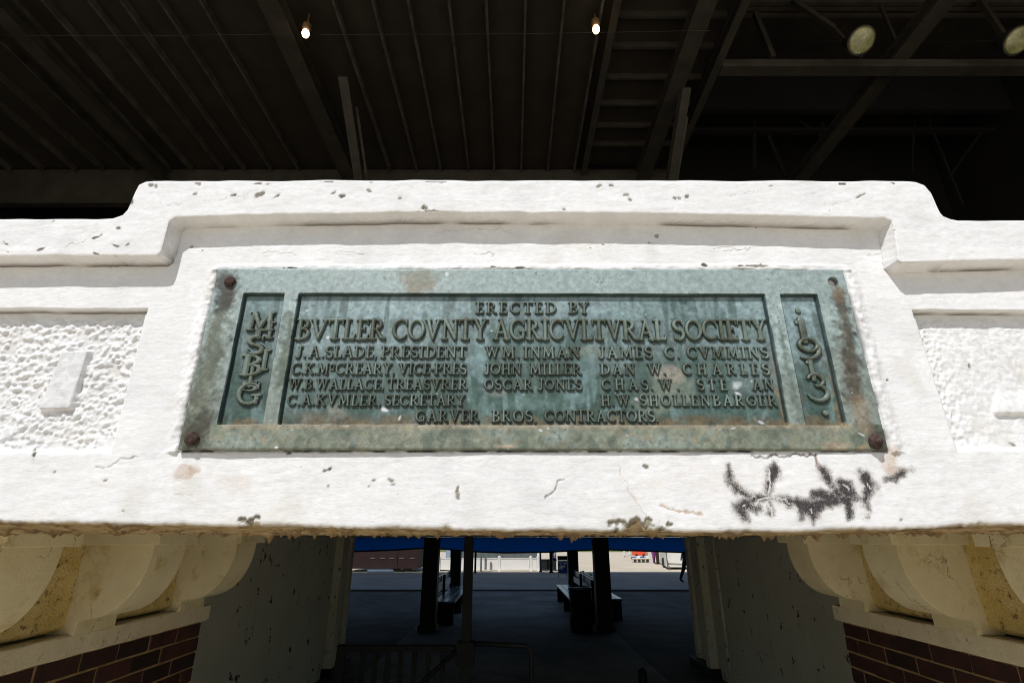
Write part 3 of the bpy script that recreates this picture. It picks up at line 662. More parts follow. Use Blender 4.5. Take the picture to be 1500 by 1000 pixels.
    # ---- lettering
    fieldY = lambda x: tilt(x) + .0095 + .0004
    placed = []
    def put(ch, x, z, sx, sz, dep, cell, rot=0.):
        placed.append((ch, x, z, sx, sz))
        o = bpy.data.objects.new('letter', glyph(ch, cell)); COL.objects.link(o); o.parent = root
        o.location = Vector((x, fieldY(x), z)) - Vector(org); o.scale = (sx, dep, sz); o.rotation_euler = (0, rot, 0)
    def word(s, x0, x1, yt, yb, dep=.0056, cell=.042, gap=.045):
        YF = .993
        zt_, zb_ = W(750, yt, YF)[2], W(750, yb, YF)[2]; ym = (yt + yb) / 2
        a, b = W(x0, ym, YF)[0], W(x1, ym, YF)[0]; h = zt_ - zb_
        ws = [G[c][0] for c in s]; tot = sum(ws) + gap * (len(s) - 1) - .05
        k = (b - a) / tot; x = a - .02 * k
        for c, wd in zip(s, ws):
            sx = min(k, h * 1.02); off = (k - sx) * wd / 2            # wide-set names keep their letter shape
            put(c, x + off, zb_ + L.uniform(-.0003, .0003), sx * L.uniform(.98, 1.02), h * L.uniform(.98, 1.01), dep, cell); x += (wd + gap) * k
    for a in (('ERECTED', 696, 816), ('BY', 833, 864)): word(*a, 441, 458)
    for a in (('BVTLER', 434, 564), ('COVNTY', 575, 714), ('AGRICVLTVRAL', 723, 975), ('SOCIETY', 987, 1125)): word(*a, 466, 497, dep=.0074, cell=.026, gap=.0)
    for a in (('J.A.', 432, 475), ('SLADE,', 476, 552), ('PRESIDENT', 558, 683), ('WM.', 709, 761), ('INMAN', 767, 850), ('JAMES', 877, 957), ('C.', 973, 997), ('CVMMINS', 1007, 1128)): word(*a, 506, 523.5)
    for a in (('C.K.McCREARY,', 427, 578), ('VICE-PRES', 584, 683), ('JOHN', 709, 764), ('MILLER', 776, 852), ('DAN', 879, 932), ('W.', 948, 977), ('CHARLES', 999, 1131)): word(*a, 531, 547.5)
    for a in (('W.B.WALLACE,', 422, 562), ('TREASVRER', 567, 684), ('OSCAR', 709, 780), ('JONES', 788, 853), ('CHAS.', 880, 958), ('W.', 962, 997), ('STE', 1021, 1068), ('AN', 1104, 1136)): word(*a, 554, 570)
    for a in (('C.A.KVMLER,', 420, 558), ('SECRETARY', 563, 681), ('H.W.', 880, 929), ('SHOLLENBARGER', 937, 1141)): word(*a, 577, 593.5)
    for a in (('GARVER', 608, 702), ('BROS,', 720, 786), ('CONTRACTORS.', 798, 965)): word(*a, 599.5, 617)
    def mono(ch, x0, x1, yt, yb, dep=.0062, xoff=0):
        zt_, zb_ = W(750, yt, .993)[2], W(750, yb, .993)[2]; a, b = W(x0, (yt + yb) / 2, .993)[0], W(x1, (yt + yb) / 2, .993)[0]
        put(ch, a, zb_, (b - a) / G[ch][0], zt_ - zb_, dep, .026)
    for a in (('M', 363, 402, 456, 484, .0075), ('H', 374, 401, 470, 495.5, .0058), ('S', 360, 388, 491, 519, .0076), ('I', 380, 394, 511, 542, .0058), ('B', 352, 385, 519, 550, .0074), ('T', 356, 378, 533, 566, .0052), ('S', 353, 378, 557, 572, .0060), ('G', 346, 382, 559, 593, .0074)): mono(*a)
    for a in (('o', 1166, 1174, 430, 457, .0050), ('1', 1168, 1188, 464, 500, .0052), ('9', 1171, 1206, 492, 526, .0072), ('1', 1184, 1200, 523, 556, .0052), ('3', 1184, 1218, 544, 586, .0072), ('o', 1205, 1215, 578, 608, .0070)): mono(*a)
    for ch, lx, lz, sx, sz in placed:  # paint the letters' shadow onto the field, reaching further below
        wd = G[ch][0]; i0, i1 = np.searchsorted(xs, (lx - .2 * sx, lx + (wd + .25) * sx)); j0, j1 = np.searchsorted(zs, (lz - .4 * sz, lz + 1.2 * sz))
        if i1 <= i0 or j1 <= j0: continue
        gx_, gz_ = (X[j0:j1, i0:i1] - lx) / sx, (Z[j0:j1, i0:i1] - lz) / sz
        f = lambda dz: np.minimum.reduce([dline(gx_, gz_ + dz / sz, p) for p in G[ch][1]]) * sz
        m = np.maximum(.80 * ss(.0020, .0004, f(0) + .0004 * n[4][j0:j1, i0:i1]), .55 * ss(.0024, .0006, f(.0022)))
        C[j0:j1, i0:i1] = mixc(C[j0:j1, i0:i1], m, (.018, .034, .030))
    V = np.stack([X, Y, Z], -1)
    # turned edges back to the wall
    pad = lambda a: np.concatenate([a[:1], a, a[-1:]], 0)
    V2 = pad(V); V2[0, :, 1] = 1.0065; V2[-1, :, 1] = 1.0065; C2 = pad(C); W2 = pad(which)
    V2 = np.concatenate([V2[:, :1], V2, V2[:, -1:]], 1); V2[:, 0, 1] = 1.0065; V2[:, -1, 1] = 1.0065
    C2 = np.concatenate([C2[:, :1], C2, C2[:, -1:]], 1); W2 = np.concatenate([W2[:, :1], W2, W2[:, -1:]], 1)
    N = grid_normals(V2); V2 = V2 - org
    fw = W2[:-1, :-1]
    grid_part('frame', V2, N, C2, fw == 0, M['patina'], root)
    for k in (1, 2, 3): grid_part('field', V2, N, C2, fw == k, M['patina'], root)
    # ---- rusted bolt heads
    for (px, py, rr, fl) in ((336, 411.5, .0118, .85), (280, 641.5, .0132, .9), (1286, 646, .0130, .55)):
        bx, _, bz = W(px, py, .984); bm = bmesh.new(); bmesh.ops.create_icosphere(bm, subdivisions=3, radius=1)
        rr_ = random.Random(px)
        for v in bm.verts:
            c = v.co; k = 1 + .10 * math.sin(5 * c.x + px) * math.cos(4 * c.z) + .05 * rr_.uniform(-1, 1)
            v.co = Vector((c.x * rr * k, c.y * rr * .62 * k, c.z * rr * k * (.95 if fl > .6 else 1.15)))
        if fl < .6: bmesh.ops.create_cone(bm, segments=6, radius1=rr * .55, radius2=rr * .5, depth=rr * .7, matrix=Matrix.Translation((0, -rr * .6, 0)) @ Matrix.Rotation(math.pi / 2, 4, 'X'), cap_ends=True)
        me = bpy.data.meshes.new('bolt'); bm.to_mesh(me); bm.free()
        o = link('bolt', me, M['rust'], root, True); o.location = Vector((bx, tilt(bx) - .003, bz)) - Vector(org)
build_plaque()

# ------------------------------------------------------------------ brick side walls with sill and corbel brackets
def side_wall(sgn, X, label, seed):
    L = random.Random(seed)
    root = empty('brick_wall', (sgn * X, 1.35, GZ), label, 'brick wall', 'brick walls flanking the passage')
    o = (sgn * X, 1.35, GZ)
    x = lambda p: sgn * (X - p)                      # p: distance out from the sill face towards the passage
    bx = lambda m, p0, p1, *r, **k: m.box(min(x(p0), x(p1)), max(x(p0), x(p1)), *r, **k)
    zt, zb, YE = -.207 * 1.75, -.252 * 1.75, 3.33
    bx(MB(o), -.0235, -.75, 1.35, YE - .004, GZ, zb - .001).build('mortar_bed', M['mortar'], root)
    # bricks, one object each, a few meshes shared
    Lb, Hb, J = .209, .0635, .0105
    def bmesh_brick(l, sd):
        m = MB(); m.box(-.05, 0, -l / 2, l / 2, -Hb / 2, Hb / 2, bev=.0022); r = random.Random(sd)
        for v in m.bm.verts: v.co += Vector((r.uniform(-.0008, .0008), r.uniform(-.001, .001), r.uniform(-.0008, .0008)))
        bmesh.ops.recalc_face_normals(m.bm, faces=m.bm.faces)
        me = bpy.data.meshes.new('brick'); m.bm.to_mesh(me); m.bm.free(); me.materials.append(M['brick']); return me
    full = [bmesh_brick(Lb, k) for k in range(5)]; half = bmesh_brick(Lb / 2 - .005, 9)
    z = zb - J * .9 - Hb / 2; row = 0
    while z > GZ + .03:
        y = YE
        if row % 2: seq = [half]
        else: seq = []
        first = True
        while y > 1.45:
            me = seq.pop() if seq else L.choice(full); l = (Lb / 2 - .005) if me is half else Lb
            b = bpy.data.objects.new('brick', me); COL.objects.link(b); b.parent = root
            p = -.019 + L.uniform(-.003, .0025)
            b.location = Vector((x(p), y - l / 2 + L.uniform(-.0015, .0015), z + L.uniform(-.0015, .0015))) - Vector(o)
            if sgn > 0: b.rotation_euler = (0, 0, math.pi)
            y -= l + J
        z -= Hb + J; row += 1
    # sill
    m = bx(MB(o), 0, -.7, 1.3, 3.372, zb, zt, bev=.006)
    bmesh.ops.subdivide_edges(m.bm, edges=[e for e in m.bm.edges if e.calc_length() > .3], cuts=40)
    for v in m.bm.verts: v.co.z += .0016 * math.sin(v.co.y * 31) + L.uniform(-.0011, .0011)
    m.build('sill', M['sill'], root)
    # stucco wall above the sill, behind the brackets
    bm = bmesh.new(); ny, nz = 120, 26; vv = []
    for j in range(nz + 1):
        r_ = []
        for i in range(ny + 1):
            yy = 1.3 + (3.30 - 1.3) * i / ny; zz = zt + .012 + (.10 - zt) * j / nz
            bul = .006 * math.sin(yy * 9 + seed) * math.sin(zz * 13) + L.uniform(-.0022, .0022)
            r_.append(bm.verts.new(Vector((x(-.035 + bul - .03 * (j == 0)), yy, zz)) - Vector(o)))
        vv.append(r_)
    for j in range(nz):
        for i in range(ny): bm.faces.new((vv[j][i], vv[j][i + 1], vv[j + 1][i + 1], vv[j + 1][i]))
    bk = [bm.verts.new(Vector((x(-.6), yy, zz)) - Vector(o)) for yy, zz in ((1.3, zt + .012), (3.30, zt + .012), (3.30, .1), (1.3, .1))]
    bm.faces.new(bk); bm.faces.new((bk[0], vv[0][0], *[vv[j][0] for j in range(1, nz + 1)], bk[3])); bm.faces.new((bk[1], *[vv[j][ny] for j in range(nz + 1)], bk[2]))
    bmesh.ops.recalc_face_normals(bm, faces=bm.faces)
    me = bpy.data.meshes.new('stucco_face'); bm.to_mesh(me); bm.free(); link('stucco_face', me, M['stucco'], root, True)
    # brackets
    prof = [(.012, zt), (.012, zt + .048), (.03, zt + .056)]
    P0, Z0, P1, Z1 = .03, zt + .056, .252, -.045
    for i in range(1, 15):
        a = math.pi / 2 * i / 14; prof.append((P0 + (P1 - P0) * math.sin(a) ** .92, Z1 - (Z1 - Z0) * math.cos(a) ** 1.0))
    prof += [(.252, .03), (-.1, .03), (-.1, zt)]
    for i in range(3):
        y0 = .935 * 1.75 + .40 * 1.75 * i; y1 = y0 + .232
        m = MB(o); A = []
        ns = 8
        for k in range(ns + 1):
            yy = y0 + (y1 - y0) * k / ns
            A.append([m.bm.verts.new(Vector((x(p), yy, zz)) - m.o) for p, zz in prof])
        n = len(prof)
        for k in range(ns):
            for j in range(n): m.bm.faces.new((A[k][j], A[k + 1][j], A[k + 1][(j + 1) % n], A[k][(j + 1) % n]))
        m.bm.faces.new(A[0]); m.bm.faces.new(A[-1][::-1])
        bmesh.ops.recalc_face_normals(m.bm, faces=m.bm.faces)
        es = [e for e in m.bm.edges if len(e.link_faces) == 2 and e.calc_face_angle() > 1.0 and abs(e.verts[0].co.y - e.verts[1].co.y) < 1e-4]
        bmesh.ops.bevel(m.bm, geom=es, offset=.004, segments=2, affect='EDGES')
        for v in m.bm.verts: v.co += Vector((L.uniform(-1, 1), L.uniform(-.6, .6), L.uniform(-1, 1))) * .0007
        b = m.build('bracket', M['corbel'], root)
        bx(MB(o), -.05, .288, y0 - .03, y1 + .03, -.028, .034, bev=.004).build('abacus', M['corbel'], b)
    return root
side_wall(-1, 1.75, 'dark red brick wall with cream corbels on the left of the passage', 1)
side_wall(1, 1.86, 'dark red brick wall with cream corbels on the right of the passage', 2)

# grey plaster passage walls, with pilaster strips at their far ends
def grey_wall(sgn, X, label, pipe):
    o = (sgn * X, 6, GZ); root = empty('passage_wall', o, label, 'wall', 'grey passage walls')
    bx = lambda m, a, b, *r, **k: m.box(min(sgn * a, sgn * b), max(sgn * a, sgn * b), *r, **k)
    bx(MB(o), X, X + .35, 3.34, 8.62, GZ, .012).build('wall_body', M['side'], root)
    m = bx(MB(o), X - .11, X + .02, 7.86, 8.02, GZ + .02, .01, bev=.004)
    m.build('pilaster', M['strip'], root)
    bx(MB(o), X - .045, X + .02, 8.50, 8.64, GZ + .02, .008, bev=.003).build('jamb', M['strip'], root)
    bx(MB(o), X - .14, X + .02, 7.80, 8.66, GZ, GZ + .10, bev=.004).build('plinth', M['dark'], root)
    if pipe: MB(o).tube([(sgn * (X - .05), 7.35, .01), (sgn * (X - .05), 7.35, GZ + .05)], .022, 12).build('conduit', M['strip'], root, True)
    for k, (yy, zz) in enumerate(((5.1, -.35), (6.3, -.22))[:1 if pipe else 2]): pass
grey_wall(-1, 2.478, 'grey plaster wall left of the passage with a cream strip at its end', False)
grey_wall(1, 2.71, 'grey plaster wall right of the passage with a cream strip and conduit', True)

# ------------------------------------------------------------------ grandstand: deck, roof, steelwork
def build_stand():
    root = empty('grandstand', (0, 8, GZ), 'dark covered grandstand with ribbed roof deck rising behind the white parapet', 'grandstand')
    o = (0, 8, GZ)
    b = lambda name, m, *a, **k: MB(o).box(*a, **k).build(name, M[m], root)
    b('deck_slab', 'soffit', -14, 14, 1.265, 13.75, .016, .26)
    # stepped seating tiers
    for k in range(10): b('seating_tier', 'seat', -14, 14, 2.6 + k * 1.05, 3.65 + k * 1.05 - .003, .262, .55 + k * .38)
    b('side_wall', 'back', -14.3, -14.0, 1.3, 13.99, GZ, 12.5); b('side_wall', 'back', 14.0, 14.3, 1.3, 13.99, GZ, 12.5)  # end walls out of view, added to keep the space dark
    b('back_wall_shade_screen', 'back', -60, 60, 14.0, 14.25, .3, 20.8)  # raised far above the stand, unseen, to throw shade over the road
    b('facade_wall', 'soffit', -14, -2.6, 1.27, 1.5, GZ, .01); b('facade_wall', 'soffit', 2.7, 14, 1.27, 1.5, GZ, .01)
    Zc = 9.0
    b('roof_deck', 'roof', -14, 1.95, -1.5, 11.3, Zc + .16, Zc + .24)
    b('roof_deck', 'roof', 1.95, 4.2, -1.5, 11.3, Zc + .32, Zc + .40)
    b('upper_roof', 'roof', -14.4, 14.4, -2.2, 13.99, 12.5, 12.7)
    b('light_blocking_fascia', 'back', -14, 14, -2.2, -1.9, 9.3, 12.49)  # out of view, added to hold daylight off the interior
    # ribs of the roof deck, running away from the wall
    for px in (487, 545, 597, 657, 712, 770, 827, 884):
        X = (px - 750) * Zc / (787 * cs); b('roof_rib', 'rib', X - .022, X + .022, -1.4, 11.2, Zc, Zc + .158)
    for px in (-62, 12, 60, 128, 175, 232, 292, -130, -190, -260, -330):
        X = (px - 750) * Zc / (787 * cs) * 1.0; b('roof_rib', 'rib', X - .022, X + .022, -1.4, 11.2, Zc, Zc + .158)
    # deep roof beams
    def ibeam(X, w_, h_, z, y0, y1, mm='steel'):
        m = MB((X, 8, z)); m.box(X - w_ / 2, X + w_ / 2, y0, y1, z - .022, z); m.box(X - .02, X + .02, y0, y1, z + .0005, z + h_); m.box(X - w_ / 2, X + w_ / 2, y0, y1, z + h_ + .0005, z + h_ + .02)
        ob = m.build('roof_beam', M[mm], root); ob.location = Vector((X, 8, z)) - Vector(o)
    for px, w_, z in ((392, .36, Zc - .30), (905, .14, Zc - .10), (1037, .34, Zc - .25), (1093, .16, Zc - .05), (-20, .30, Zc - .3)):
        ibeam((px - 750) * z / (787 * cs), w_, .27, z, -1.4, 11.2)
    b('roof_girder', 'steel', -14, 4.2, 11.25, 11.45, 8.05, 9.1)
    b('roof_girder', 'back', 4.2, 14, 11.3, 11.5, 11.2, 12.4)
    for py in (-12, 35, 80, 125, 163, 195, 222):
        k = (787 - py) / (F / cs); Y = Zc * (1 / k - sn) / cs; b('roof_joist', 'steel', 2.02, 4.05, Y - .03, Y + .03, Zc + .17, Zc + .31)
    # knee braces below the beams, sloping down and away
    for (a, c, xx) in (((503, 112), (531, 300), -1), ((1004, 128), (981, 300), 1)):
        z0 = 8.75; k = (787 - a[1]) / (F / cs); Y = z0 * (1 / k - sn) / cs; zc = Y * cs + z0 * sn; X = (a[0] - 750) * zc / F
        d = Vector((0, math.cos(math.radians(37.7)), -math.sin(math.radians(37.7))))
        p = Vector((X, Y, z0)); q = p + d * 9.5
        MB(o).tube([p, q], .13, 4).build('knee_brace', M['steel'], root)
        MB(o).tube([p + Vector((0.16, .5, -.3)), q + Vector((.16, 0, 0))], .03, 6).build('brace_rod', M['rib'], root)
    # open truss bay on the right
    Y = 7.98
    b('truss_chord', 'steel', 4.26, 14, Y - .12, Y + .12, 8.90, 9.02); b('truss_chord', 'steel', 4.26, 14, Y - .03, Y + .03, 9.025, 9.2)
    ibeam(8.0, .34, .25, 8.98 + .26, -1.4, 13.9)
    b('truss_chord', 'back', 4.26, 14, 11.9, 12.1, 11.0, 11.12)
    bars = [((1160, 0), (1222, 42)), ((1222, 42), (1262, 85)), ((1106, 20), (1132, 85)), ((1290, 10), (1313, 64)), ((1435, 0), (1475, 60)), ((1118, 140), (1210, 205)), ((1210, 205), (1180, 100)), ((1230, 110), (1218, 210)), ((1360, 140), (1500, 192)), ((1350, 155), (1410, 300)), ((1105, 150), (1104, 250)), ((1340, 150), (1335, 255)), ((1125, 200), (1150, 260)), ((1440, 190), (1390, 260))]
    for k, (p, q) in enumerate(bars):
        Yb = 8.1 if p[1] < 100 else 12.0
        A, B = Vector(W(*p, Yb)), Vector(W(*q, Yb + .05)); 
        A.z = min(A.z, 12.4); B.z = min(B.z, 12.4)
        MB(o).tube([A, B], .045 if k % 2 else .07, 4).build('truss_web', M['roof' if Yb < 10 else 'back'], root)
    for py in (6, 14, 24): 
        k = (787 - py) / (F / cs); z = 11.2; Yy = z * (1 / k - sn) / cs; b('purlin', 'steel', 4.3, 14, Yy - .04, Yy + .04, z, z + .14)
    for (a, c) in (((0, 52), (430, 50)), ((470, 51), (1040, 45))):
        MB(o).tube([W(*a, 6.9), W((a[0] + c[0]) / 2, (a[1] + c[1]) / 2 + 2, 6.9), W(*c, 6.9)], .004, 5).build('cable', M['steel'], root)
build_stand()

# bulbs and high-bay lamps hung in the roof
def bulb(px, py, label):
    X, Y, Z = W(px, py, 6.9); t = empty('bulb_lamp', (X, Y, Z), label, 'ceiling lamp', 'lit bulbs under the roof')
    o = (X, Y, Z)
    MB(o).lathe([(.015, -.12), (.055, -.095), (.068, -.05), (.06, .0), (.04, .04)], X, Y, Z, 16).build('bulb', M['bulb'], t, True)
    MB(o).lathe([(.05, .03), (.075, .06), (.08, .17), (.05, .2), (.03, .23)], X + .0, Y, Z, 16).build('socket', M['brass'], t, True)
    MB(o).tube([(X, Y, Z + .2), (X, Y, 9.1)], .012, 6).build('stem', M['brass'], t)
bulb(448, 47, 'small lit bulb on the left, beside the broad roof beam')
bulb(873, 41, 'small lit bulb on the right, between two roof ribs')
def highbay(px, py, label):
    Yh = 7.2; X, Y, Z = W(px, py, Yh); t = empty('high_bay_lamp', (X, Y, Z), label, 'ceiling lamp', 'round high-bay lamps in the truss bay'); o = (X, Y, Z)
    MB(o).lathe([(.02, -.045), (.12, -.04), (.2, -.022), (.245, 0)], X, Y, Z, 32).build('lens', M['glassy'], t, True)
    MB(o).lathe([(.25, -.004), (.262, .004), (.25, .03), (.17, .28), (.09, .36), (.09, .5)], X, Y, Z, 32).build('reflector', M['steel'], t, True)
    MB(o).tube([(X, Y, Z + .48), (X, Y, 12.5)], .012, 6).build('stem', M['steel'], t)
    t.rotation_euler = (math.radians(-40), 0, 0)
highbay(1262, 60, 'round glass high-bay lamp hanging left of the sloping beam')
highbay(1491, 60, 'round glass high-bay lamp cut by the right edge')

# ------------------------------------------------------------------ inside the passage
def column(X, Y, wd, ztop, label):
    o = (X, Y, GZ); t = empty('column', o, label, 'column', 'dark columns under the stand')
    MB(o).box(X - wd / 2, X + wd / 2, Y - wd / 2, Y + wd / 2, GZ + .012, ztop, bev=.012).build('shaft', M['dark'], t)
    MB(o).box(X - wd / 2 - .03, X + wd / 2 + .03, Y - wd / 2 - .03, Y + wd / 2 + .03, GZ + .012, GZ + .14, bev=.01).build('base', M['dark'], t)
column(-1.63, 11.4, .30, .01, 'dark square column left of the walkway, nearer of its pair')
column(1.80, 11.4, .30, .01, 'dark square column right of the trash can, nearer of its pair')
column(-1.66, 16.7, .30, .01, 'dark square column left of the walkway, farther of its pair')
column(1.80, 16.7, .30, .01, 'dark square column behind the trash can, farther of its pair')

# blue tarpaulin hung under the deck edge
def tarp():
    o = (0, 13.6, 0); bm = bmesh.new(); nx, nz = 160, 10
    xs = np.linspace(-5.2, 4.9, nx + 1); keys = [(-5.2, 806.5), (W(520, 807, 13.6)[0], 806.5), (W(575, 805, 13.6)[0], 804.5), (W(622, 800, 13.6)[0], 801.5), (W(650, 802, 13.6)[0], 803), (W(700, 806, 13.6)[0], 807), (W(740, 808, 13.6)[0], 808.5), (W(800, 806, 13.6)[0], 807.5), (W(850, 804, 13.6)[0], 804.8), (W(890, 803, 13.6)[0], 803.8), (W(950, 806, 13.6)[0], 806), (4.9, 809.5)]
    kx = [k[0] for k in keys]; kz = [W(750, k[1], 13.6)[2] for k in keys]
    zl = np.interp(xs, kx, kz); V = []
    for j in range(nz + 1):
        row = []
        for i, x in enumerate(xs):
            z = .012 + (zl[i] - .012) * j / nz
            row.append(bm.verts.new((x, .035 * math.sin(x * 2.3) * j / nz + .012 * math.sin(x * 9 + j * .3), z)))
        V.append(row)
    for j in range(nz):
        for i in range(nx): bm.faces.new((V[j][i], V[j][i + 1], V[j + 1][i + 1], V[j + 1][i]))
    me = bpy.data.meshes.new('tarpaulin'); bm.to_mesh(me); bm.free()
    t = empty('tarpaulin', o, 'blue tarpaulin sagging in scallops across the far end of the passage', 'tarpaulin')
    link('sheet', me, M['tarp'], t, True)
    pts = [(xs[i], 13.6 + .035 * math.sin(xs[i] * 2.3) + .012 * math.sin(xs[i] * 9 + 3), zl[i] - .012) for i in range(0, nx + 1, 4)]
    MB(o).tube(pts, .018, 6).build('hem', M['black'], t, True)
tarp()

# thin post, railing gate and handrail near the entrance
YG = 4.2
def gz(py, Y=YG): return W(750, py, Y)[2]
def gx(px, py, Y=YG): return W(px, py, Y)[0]
o = (gx(682, 950), YG, GZ)
t = empty('post', o, 'thin black steel post rising in front of the benches', 'post')
MB(o).box(gx(676, 942), gx(690, 942), YG - .035, YG + .035, GZ + .013, .01, bev=.005).build('shaft', M['black'], t)
MB(o).box(gx(670, 950), gx(695, 950), YG - .05, YG + .05, gz(950) - .1, gz(938), bev=.004).build('clamp', M['black'], t)
t = empty('railing', (-1.0, YG, GZ), 'black barred railing at the lower left of the passage', 'railing'); o = (-1.0, YG, GZ)
MB(o).box(-1.22, gx(668, 945), YG - .025, YG + .025, gz(952), gz(944), bev=.004).build('top_rail', M['black'], t)
MB(o).box(-1.22, gx(668, 945), YG - .02, YG + .02, GZ + .1, GZ + .15, bev=.003).build('bottom_rail', M['black'], t)
for k, px in enumerate((530, 548, 567, 586, 606, 627, 648)):
    X = gx(px, 975); MB(o).box(X - .016, X + .016, YG - .016, YG + .016, GZ + .152, gz(952) - .002).build('bar', M['black'], t)
MB(o).tube([(gx(668, 950), YG - .03, gz(952)), (gx(612, 1000), YG - .03, gz(1005)), (gx(560, 1040), YG - .03, gz(1060))], .016, 8).build('diagonal_brace', M['black'], t)
for X in (-1.2, ): MB(o).box(X - .03, X + .03, YG - .03, YG + .03, GZ + .012, gz(944), bev=.003).build('end_post', M['black'], t)
xA, xB = gx(694, 944), gx(778, 948)
t = empty('handrail', (xB, YG, GZ), 'dark bent pipe handrail beside the thin black post', 'handrail'); o = (xB, YG, GZ)
zz = gz(945)
MB(o).tube([(xA, YG, gz(942)), (xB - .05, YG, zz)] + [(xB - .05 + .05 * math.sin(a), YG, zz - .05 + .05 * math.cos(a)) for a in (.4, .8, 1.2, 1.57)] + [(xB, YG, GZ + .014)], .017, 10).build('pipe', M['brass'] if False else M['dark'], t, True)
MB(o).lathe([(.05, 0), (.05, .01), (.025, .015)], xB, YG, GZ + .013, 12).build('flange', M['dark'], t)
YB = 5.4; xb = W(941, 985, YB)[0]
t = empty('bollard', (xb, YB, GZ), 'short dark bollard at the lower right of the passage', 'bollard'); o = (xb, YB, GZ)
zt_ = W(941, 978, YB)[2]
MB(o).lathe([(.04, 0), (.04, zt_ - GZ - .05), (.035, zt_ - GZ - .02), (.015, zt_ - GZ)], xb, YB, GZ, 14).build('shaft', M['black'], t, True)
MB(o).lathe([(.07, 0), (.07, .015), (.045, .02)], xb, YB, GZ + .001, 14).build('flange', M['black'], t)

# benches
def bench(x_back, sgn, y0, y1, label, wd=.46):
    o = (x_back, y0, GZ); t = empty('bench', o, label, 'bench', 'benches along the columns')
    f = GZ + .012
    bx = lambda a, b_, *r, **k: MB(o).box(min(x_back + sgn * a, x_back + sgn * b_), max(x_back + sgn * a, x_back + sgn * b_), *r, **k)
    for k in range(3): bx(.03 + k * .15, .165 + k * .15, y0, y1, f + .40, f + .44, bev=.006).build('seat_board', M['teal'], t)
    for k in range(2):
        bx(-.06 + .0 - .02 * k, -.03 - .02 * k, y0, y1, f + .52 + k * .17, f + .66 + k * .17, bev=.005).build('back_board', M['board'] if k == 0 else M['teal'], t)
    for yy in (y0 + .02, (y0 + y1) / 2, y1 - .08):
        fr_ = bx(.03, .44, yy, yy + .06, f, f + .398, bev=.004).build('end_frame', M['black'], t)
        bx(-.032, .028, yy, yy + .06, f, f + .84, bev=.004).build('back_upright', M['black'], t)
bench(-1.66, 1, 12.1, 15.8, 'dark bench with pale back board along the left column line')
bench(1.72, -1, 12.2, 16.3, 'dark bench with pale back board behind the trash can')
bench(1.95, 1, 12.6, 15.6, 'dark bench facing away behind the right column')

X, Y = 1.34, 11.3; o = (X, Y, GZ)
t = empty('trash_can', o, 'dark round trash can in front of the right bench', 'trash can')
MB(o).lathe([(.20, .0), (.215, .02), (.215, .24), (.222, .25), (.222, .27), (.215, .28), (.215, .5), (.222, .51), (.222, .53), (.215, .54), (.215, .72), (.228, .73), (.228, .77), (.2, .77), (.19, .60)], X, Y, GZ + .012, 28).build('drum', M['black'], t, True)
MB(o).lathe([(.235, .74), (.24, .76), (.235, .78), (.215, .785), (.205, .77)], X, Y, GZ + .012, 28).build('rim', M['teal'], t, True)

# ------------------------------------------------------------------ beyond the stand
def gp(px, py, z=GZ):
    """point on the ground under a photo pixel"""
    k = (787.0 - py) / (F / cs); zc = z / k; Y = (zc - z * sn) / cs; return (px - 750) * zc / F, Y, z
def hz(py, Y): return W(750, py, Y)[2]

# white panel fence
Yf = 31.0; x0, x1 = W(640, 830, Yf)[0], W(788.5, 830, Yf)[0]
t = empty('vinyl_fence', ((x0 + x1) / 2, Yf, GZ), 'low white panel fence with capped posts beyond the road', 'fence'); o = ((x0 + x1) / 2, Yf, GZ)
zt = hz(817.5, Yf); edges = [W(p, 830, Yf)[0] for p in (643, 687.5, 731.5, 777.5, 788.5)]
for a, b_ in zip(edges, edges[1:]):
    MB(o).box(a + .08, b_ - .08, Yf - .02, Yf + .02, GZ + .06, zt - .03, bev=.004).build('panel', M['white'], t)
    MB(o).box(a + .08, b_ - .08, Yf - .035, Yf + .035, zt - .029, zt + .02, bev=.004).build('rail', M['white'], t)
for a in edges:
    p_ = MB(o).box(a - .065, a + .065, Yf - .065, Yf + .065, GZ - .01, zt + .05, bev=.006).build('fence_post', M['white'], t)
    MB(o).lathe([(.095, 0), (.095, .03), (.01, .09)], a, Yf, zt + .052, 4).build('cap', M['white'], p_)
# long grey green shed behind the fence
Ys = 34.0; o = (0, Ys, GZ); t = empty('shed', (W(740, 820, Ys)[0], Ys, GZ), 'long grey green shed standing behind the white panel fence', 'shed'); o = tuple(t.location)
xa, xb = W(655, 820, Ys)[0], W(787, 820, Ys)[0]
MB(o).box(xa, xb, Ys, Ys + 4, GZ - .01, GZ + 2.6).build('wall', M['greygreen'], t)
MB(o).box(xa - .3, xb + .3, Ys - .4, Ys + 4.4, GZ + 2.602, GZ + 2.8).build('roof', M['greygreen'], t)
MB(o).box(xb + .002, xb + .14, Ys - .05, Ys + .1, GZ, GZ + 2.6).build('downpipe', M['white'], t)
for k in range(14):
    xx = xa + (xb - xa) * (k + .5) / 14; MB(o).box(xx - .03, xx + .03, Ys - .03, Ys - .001, GZ, GZ + 2.59).build('batten', M['greygreen'], t)

